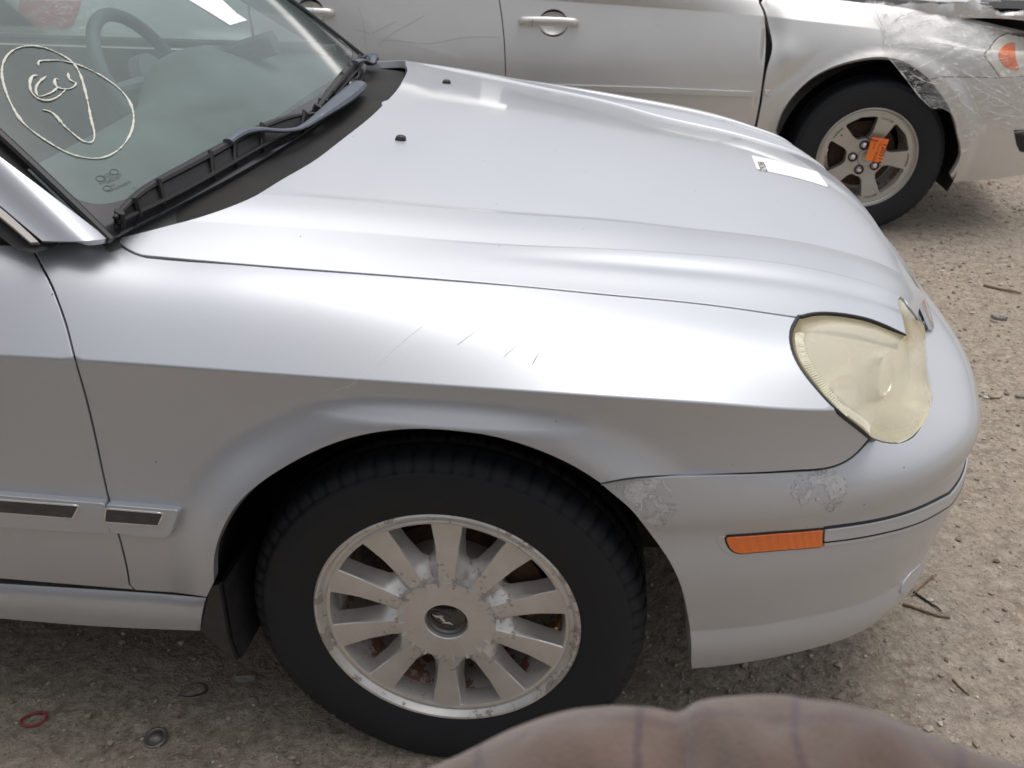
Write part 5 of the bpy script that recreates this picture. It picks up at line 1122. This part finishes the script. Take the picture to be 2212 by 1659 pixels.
rs = np.random.RandomState(12); mb = MB(); ico = [(0, 0, 1), (.9, 0, .2), (.28, .85, .3), (-.72, .53, .25), (-.72, -.53, .2), (.28, -.85, .3), (.5, .4, -.6), (-.5, .3, -.6), (0, -.6, -.6)]
icf = [(0, 1, 2), (0, 2, 3), (0, 3, 4), (0, 4, 5), (0, 5, 1), (1, 6, 2), (2, 7, 3), (3, 7, 4), (4, 8, 5), (5, 8, 1), (1, 8, 6), (2, 6, 7), (4, 7, 8)]
ico = np.array(ico); pts = []
Vs, Fs = [], []; n0 = 0
for k in range(15000):
    if k < 4200: x, y = rs.uniform(-1.15, .75), rs.uniform(-1.1, .1)
    elif k < 11500: x, y = rs.uniform(.35, 2.3), rs.uniform(-1.15, 1.8)
    else: x, y = rs.uniform(1.0, 3.4), rs.uniform(1.0, 4.0)
    r = .00125*(1-rs.rand()*.97)**-.60*(1.0 if k < 11500 else 1.5); r = min(r, .0095)
    a = rs.rand()*6.28; R_ = np.array([[math.cos(a), -math.sin(a), 0], [math.sin(a), math.cos(a), 0], [0, 0, 1]])
    pts.append((x, y, r)); Vs.append((ico*rs.uniform(.7, 1.3, (9, 3))*r*np.array([1.2, .9, .65]))@R_.T+np.array([x, y, 0])); 
XY = np.array([(p[0], p[1]) for p in pts]); HZ = (fbm(XY[:, 0]*7+50, XY[:, 1]*7+50, 4, 21)-.47)*.016+(fbm(XY[:, 0]*1.1+9, XY[:, 1]*1.1+9, 2, 31)-.4)*.02
for k in range(len(Vs)): Vs[k][:, 2] += HZ[k]+pts[k][2]*.25
VV = np.concatenate(Vs); FF = (np.array(icf)[None]+9*np.arange(len(Vs))[:, None, None]).reshape(-1, 3)
me = bpy.data.meshes.new('gravel'); me.from_pydata(VV.tolist(), [], FF.tolist()); GV = link('gravel', me, 'stone'); tag(GV, 'small loose stones and grit scattered over the dirt', 'gravel', kind='stuff')
# ------------------------------------------------------------------ litter on the ground
def gz(q, dz=0.): p = at(q, z=0.); return np.array([p[0], p[1], gh(p[0], p[1])+dz])
mat('red_plastic', (.28, .045, .04), .5); mat('grey_metal', (.20, .19, .18), .45, .7); mat('twig_bark', (.17, .115, .075), .9); mat('black_wire', (.02, .02, .022), .5); mat('dry_leaf', (.36, .29, .21), .85); mat('grey_chip', (.26, .25, .235), .85)
c = gz((72, 1552), .004); o = MB().tube([(.021*math.cos(t), .016*math.sin(t)+.004*math.cos(t), .001*math.sin(2*t)) for t in np.linspace(0, 2*math.pi, 40)], .0024, 8, caps=False).build('rubber_ring', 'red_plastic'); o.location = c; tag(o, 'small dull red plastic ring lying on the dirt', 'ring')
c = gz((337, 1593), .002); o = MB().lathe([(.0215, .0), (.0215, .0035), (.0185, .0045), (.0165, .0035), (.013, .004), (.010, .0085), (.005, .0105), (0, .011)], 36, 'z').build('bottle_top', 'grey_metal'); o.location = c; o.rotation_euler = (.12, -.08, 0); tag(o, 'round grey metal cap with a raised centre lying on the dirt', 'cap')
pts_ = curve([gz(q, .004+.004*k) for k, q in enumerate([(384, 1506), (405, 1490), (430, 1484), (446, 1492), (447, 1508), (430, 1520), (410, 1526), (390, 1524)])], n=40); c = pts_[20].copy()
o = MB().tube(pts_-c, np.interp(np.linspace(0, 1, 40), [0, .3, .7, 1], [.0014, .0022, .0045, .0015]), 8, flat=.5).build('metal_clip', 'grey_metal'); o.location = c; tag(o, 'curved grey metal clip lying on the dirt behind the wheel', 'clip')
def stick(name, pxs, r, m, label, cat='twig'):
    P = curve([gz(q, r*.8) for q in pxs], n=14); P += np.random.randn(14, 3)*r*.15; c = P[7].copy()
    o = MB().tube(P-c, np.linspace(r, r*.55, 14), 7).build(name, m); o.location = c; tag(o, label, cat)
stick('twig', [(1950, 1306), (1985, 1316), (2020, 1328), (2052, 1333)], .0035, 'twig_bark', 'long brown twig lying just beside the bumper corner')
stick('black_rod', [(1974, 1280), (2003, 1298), (2034, 1319)], .0034, 'black_wire', 'thin black rod lying across the ground at the bumper corner', 'rod')
stick('twig', [(2014, 1248), (1995, 1264), (1970, 1288)], .003, 'twig_bark', 'brown twig sticking out from under the bumper fog lamp corner')
stick('twig', [(2058, 1468), (2078, 1488), (2094, 1502)], .0026, 'twig_bark', 'short reddish brown twig lying alone on open dirt')
stick('twig', [(2125, 616), (2160, 624), (2205, 634)], .006, 'twig_bark', 'pale broken stick lying on the dirt near the dented sedan tyre')
def chip(name, q, r, m, label, cat, a=0., asp=.6, th=.004):
    c = gz(q, .001); rs_ = np.random.RandomState(int(q[0])); t = np.linspace(0, 2*math.pi, 12, endpoint=False); rr = r*rs_.uniform(.75, 1.15, 12)
    L = np.c_[rr*np.cos(t), rr*asp*np.sin(t)]@np.array([[math.cos(a), math.sin(a)], [-math.sin(a), math.cos(a)]])
    o = MB().grid(np.array([[(x*k, y*k, z+.25*r*(x/r)**2*(z > .001)) for x, y in L] for k, z in ((.96, 0), (1, th*.5), (.93, th), (.5, th*1.15), (0, th*1.05))]), closev=True).build(name, m); o.location = c; tag(o, label, cat)
chip('leaf', (2150, 855), .030, 'dry_leaf', 'curled dry tan leaf on the dirt beside the bumper', 'leaf', .5, .55)
chip('leaf', (2205, 858), .018, 'grey_chip', 'small grey flake on the dirt next to the tan leaf', 'flake', .1, .5)
chip('stone_chip', (2158, 685), .028, 'grey_chip', 'flat grey stone chip on the dirt ahead of the bumper', 'stone', -.4, .4, .008)
chip('stone_chip', (2060, 1235+440), .012, 'grey_chip', 'small grey stone chip on the dirt below the bumper', 'stone', .3, .6, .006)
chip('stone_chip', (1000-470, 1466), .020, 'grey_chip', 'flat grey stone chip lying against the rear of the tyre', 'stone', .2, .4, .006)
# ------------------------------------------------------------------ person taking the picture
def cloth_fn(t, b):
    h = NT(t); o = h.obj(); n = h.noise(5, 5, .6, o); f = h.noise(420, 3, .6, o)
    uvn = h.n('ShaderNodeUVMap'); sx_, sy_, _ = h.sep(uvn.outputs[0])
    def band(v, per, ph, w): return h.math('LESS_THAN', h.math('ABSOLUTE', h.math('SUBTRACT', h.math('FRACT', h.math('ADD', h.math('MULTIPLY', v, per), ph)), .5)), w)
    c = h.mix(h.mapr(n, .3, .7), (.098, .068, .056), (.165, .119, .099)); sx_ = h.math('ADD', sx_, h.math('MULTIPLY', h.noise(14, 3, .6, o), .05))
    c = h.mix(h.math('MULTIPLY', band(sx_, 5, .35, .03), .6), c, (.055, .038, .055));  c = h.mix(h.math('MULTIPLY', band(sy_, 4, .2, .04), .45), c, (.075, .052, .065))
    wr = h.noise(9, 3, .5, h.scale(o, 2.2, .7, .7), .6); c = h.mix(h.mapr(f, .3, .7, 0, .3), c, (.12, .085, .072)); c = h.mix(h.mapr(wr, .36, .46, .25, 0.), c, (.07, .048, .042)); h.l(c, b.inputs['Base Color']); h.l(h.bump(h.math('ADD', f, h.math('MULTIPLY', wr, 6)), .35, .006), b.inputs['Normal'])
mat('plaid_cloth', (.2, .14, .12), .95, spec=.15, fn=cloth_fn, **{'Sheen Weight': .4})
PER = empty('person', (.33, -2.24, 0), 'person in a brown plaid jacket, one sleeved forearm held out in front of the car', 'person')
sil = np.array([(700, 1760), (860, 1690), (940, 1655), (1010, 1622), (1100, 1576), (1180, 1546), (1240, 1531), (1330, 1523), (1400, 1528), (1440, 1536), (1463, 1546), (1482, 1532), (1500, 1514), (1560, 1505), (1640, 1500), (1690, 1500), (1740, 1510), (1800, 1516), (1870, 1528), (1950, 1560), (2050, 1604), (2130, 1632), (2230, 1660), (2400, 1730)], float)
t_ = np.r_[0, np.cumsum(np.linalg.norm(np.diff(sil, axis=0), axis=1))]; ss = np.linspace(0, t_[-1], 110); S2 = np.c_[np.interp(ss, t_, sil[:, 0]), np.interp(ss, t_, sil[:, 1])]
for _ in range(2): S2[1:-1] = (S2[:-2]+2*S2[1:-1]+S2[2:])/4
rows = []; UVs = []
dep = np.interp(S2[:, 0], [700, 1450, 2400], [.60, .56, .50]); rad = np.interp(S2[:, 0], [700, 1000, 1440, 1475, 1490, 1700, 2400], [.040, .058, .060, .056, .064, .070, .078])
for i, (q, d, r) in enumerate(zip(S2, dep, rad)):
    o_, dr = ray(q); top = o_+dr*d; qc = q+np.array([0, 1.]); dn = (ray(q+np.array([0, 400]))[1]-dr); dn -= dr*(dn@dr); dn /= np.linalg.norm(dn)
    cen = top+dn*r; row = []
    for j, a in enumerate(np.linspace(0, 2*math.pi, 40, endpoint=False)):
        fold = 1+.045*math.sin(a*3+i*.16)+.035*math.sin(a*5-i*.27+1)+.018*math.sin(a*9+i*.6)*math.sin(i*.11)+.03*math.exp(-((i-68-a*5)/2.5)**2)-.035*math.exp(-((i-60-a*4)/2.2)**2)
        fold = 1+(fold-1)*min(1, abs(math.sin(a/2))*3)
        row.append(cen+r*fold*(-dn*math.cos(a)-dr*math.sin(a)))
    rows.append(row)
slv = MB().grid(np.array(rows), closev=True).build('sleeve', 'plaid_cloth', None, sharp=None); slv.parent = PER; slv.matrix_parent_inverse = Matrix.Translation((-.33, 2.24, 0))
uvl = slv.data.uv_layers.new(name='UVMap')
for lp in slv.data.loops: vi = lp.vertex_index; uvl.data[lp.index].uv = ((vi//40)/109, (vi % 40)/40)
mat('trousers', (.03, .035, .05), .9); mat('skin', (.45, .28, .20), .5, **{'Subsurface Weight': .1}); mat('phone_black', (.01, .01, .01), .2)
def skinned(name, vs, es, rad, m, parent, sub=2):
    me = bpy.data.meshes.new(name); me.from_pydata(vs, es, []); o = link(name, me, m, parent); sk = o.modifiers.new('Skin', 'SKIN'); me.skin_vertices or None
    for v, r in zip(me.skin_vertices[0].data, rad): v.radius = (r, r) if isinstance(r, float) else r
    me.skin_vertices[0].data[0].use_root = True; ss_ = o.modifiers.new('Sub', 'SUBSURF'); ss_.levels = sub; ss_.render_levels = sub
    return o
slc = np.array(rows)[-8].mean(0)-np.array([.33, -2.24, 0])
vs = [(0, 0, .95), (0, -.02, 1.12), (0, -.02, 1.32), (0, 0, 1.46), (0, .02, 1.54), (.17, -.01, 1.44), (.30, .03, 1.20), tuple(slc), (-.17, -.01, 1.44), (-.30, .05, 1.22), (-.22, .13, 1.29), (-.1, 0, .90), (.1, 0, .90)]
body = skinned('jacket', vs, [(0, 1), (1, 2), (2, 3), (3, 4), (3, 5), (5, 6), (6, 7), (3, 8), (8, 9), (9, 10), (0, 11), (0, 12)], [(.19, .12), (.18, .12), (.20, .125), (.13, .10), .06, .075, .062, .065, .075, .06, .045, .10, .10], 'plaid_cloth', PER)
skinned('trousers', [(0, 0, .93), (-.1, 0, .86), (-.11, .01, .48), (-.12, 0, .09), (.1, 0, .86), (.11, .01, .48), (.12, 0, .09), (-.12, .14, .04), (.12, .14, .04)], [(0, 1), (1, 2), (2, 3), (0, 4), (4, 5), (5, 6), (3, 7), (6, 8)], [(.17, .12), .095, .065, .05, .095, .065, .05, .04, .04], 'trousers', PER)
skinned('head', [(0, .02, 1.52), (0, .03, 1.60), (0, .04, 1.68), (0, .03, 1.75), (0, .13, 1.655)], [(0, 1), (1, 2), (2, 3), (2, 4)], [.055, .06, (.078, .095), (.07, .08), .02], 'skin', PER)
skinned('hand', [(-.22, .13, 1.29), (-.18, .165, 1.325), (-.155, .185, 1.35), (-.15, .185, 1.325), (-.15, .18, 1.30), (-.16, .17, 1.285), (-.15, .15, 1.345)], [(0, 1), (1, 2), (1, 3), (1, 4), (1, 5), (1, 6)], [.03, .026, .009, .009, .009, .008, .010], 'skin', PER)
# ------------------------------------------------------------------ unseen car added behind the camera to darken side reflections (same make of car as the beige one, other way round)
NC = FC.copy(); COL.objects.link(NC); NC.name = 'added_dark_sedan'; NC.rotation_euler = (0, 0, math.pi); NC.location = (-1.75, -.62, 0)
NC['label'] = 'unseen charcoal sedan added behind the camera for dark side reflections'; NC['category'] = 'car'
for ch in list(FC.children):
    c_ = ch.copy(); COL.objects.link(c_); c_.parent = NC
    if c_.type == 'MESH' and c_.material_slots and c_.material_slots[0].material.name == 'beige_paint':
        c_.material_slots[0].link = 'OBJECT'; c_.material_slots[0].material = MATS['charcoal_paint']
    for g in ch.children:
        d_ = g.copy(); COL.objects.link(d_); d_.parent = c_
        for g2 in g.children:
            e_ = g2.copy(); COL.objects.link(e_); e_.parent = d_
panel('fog_bezel', BUMP, BUMP.px(poly_px(Z7([(1590, 612), (1592, 640), (1555, 720), (1510, 765), (1487, 757), (1500, 715), (1550, 650)]))), 'silver_paint', BUMPER, step=.008, gap=0, inset=.0025, lip=.004)
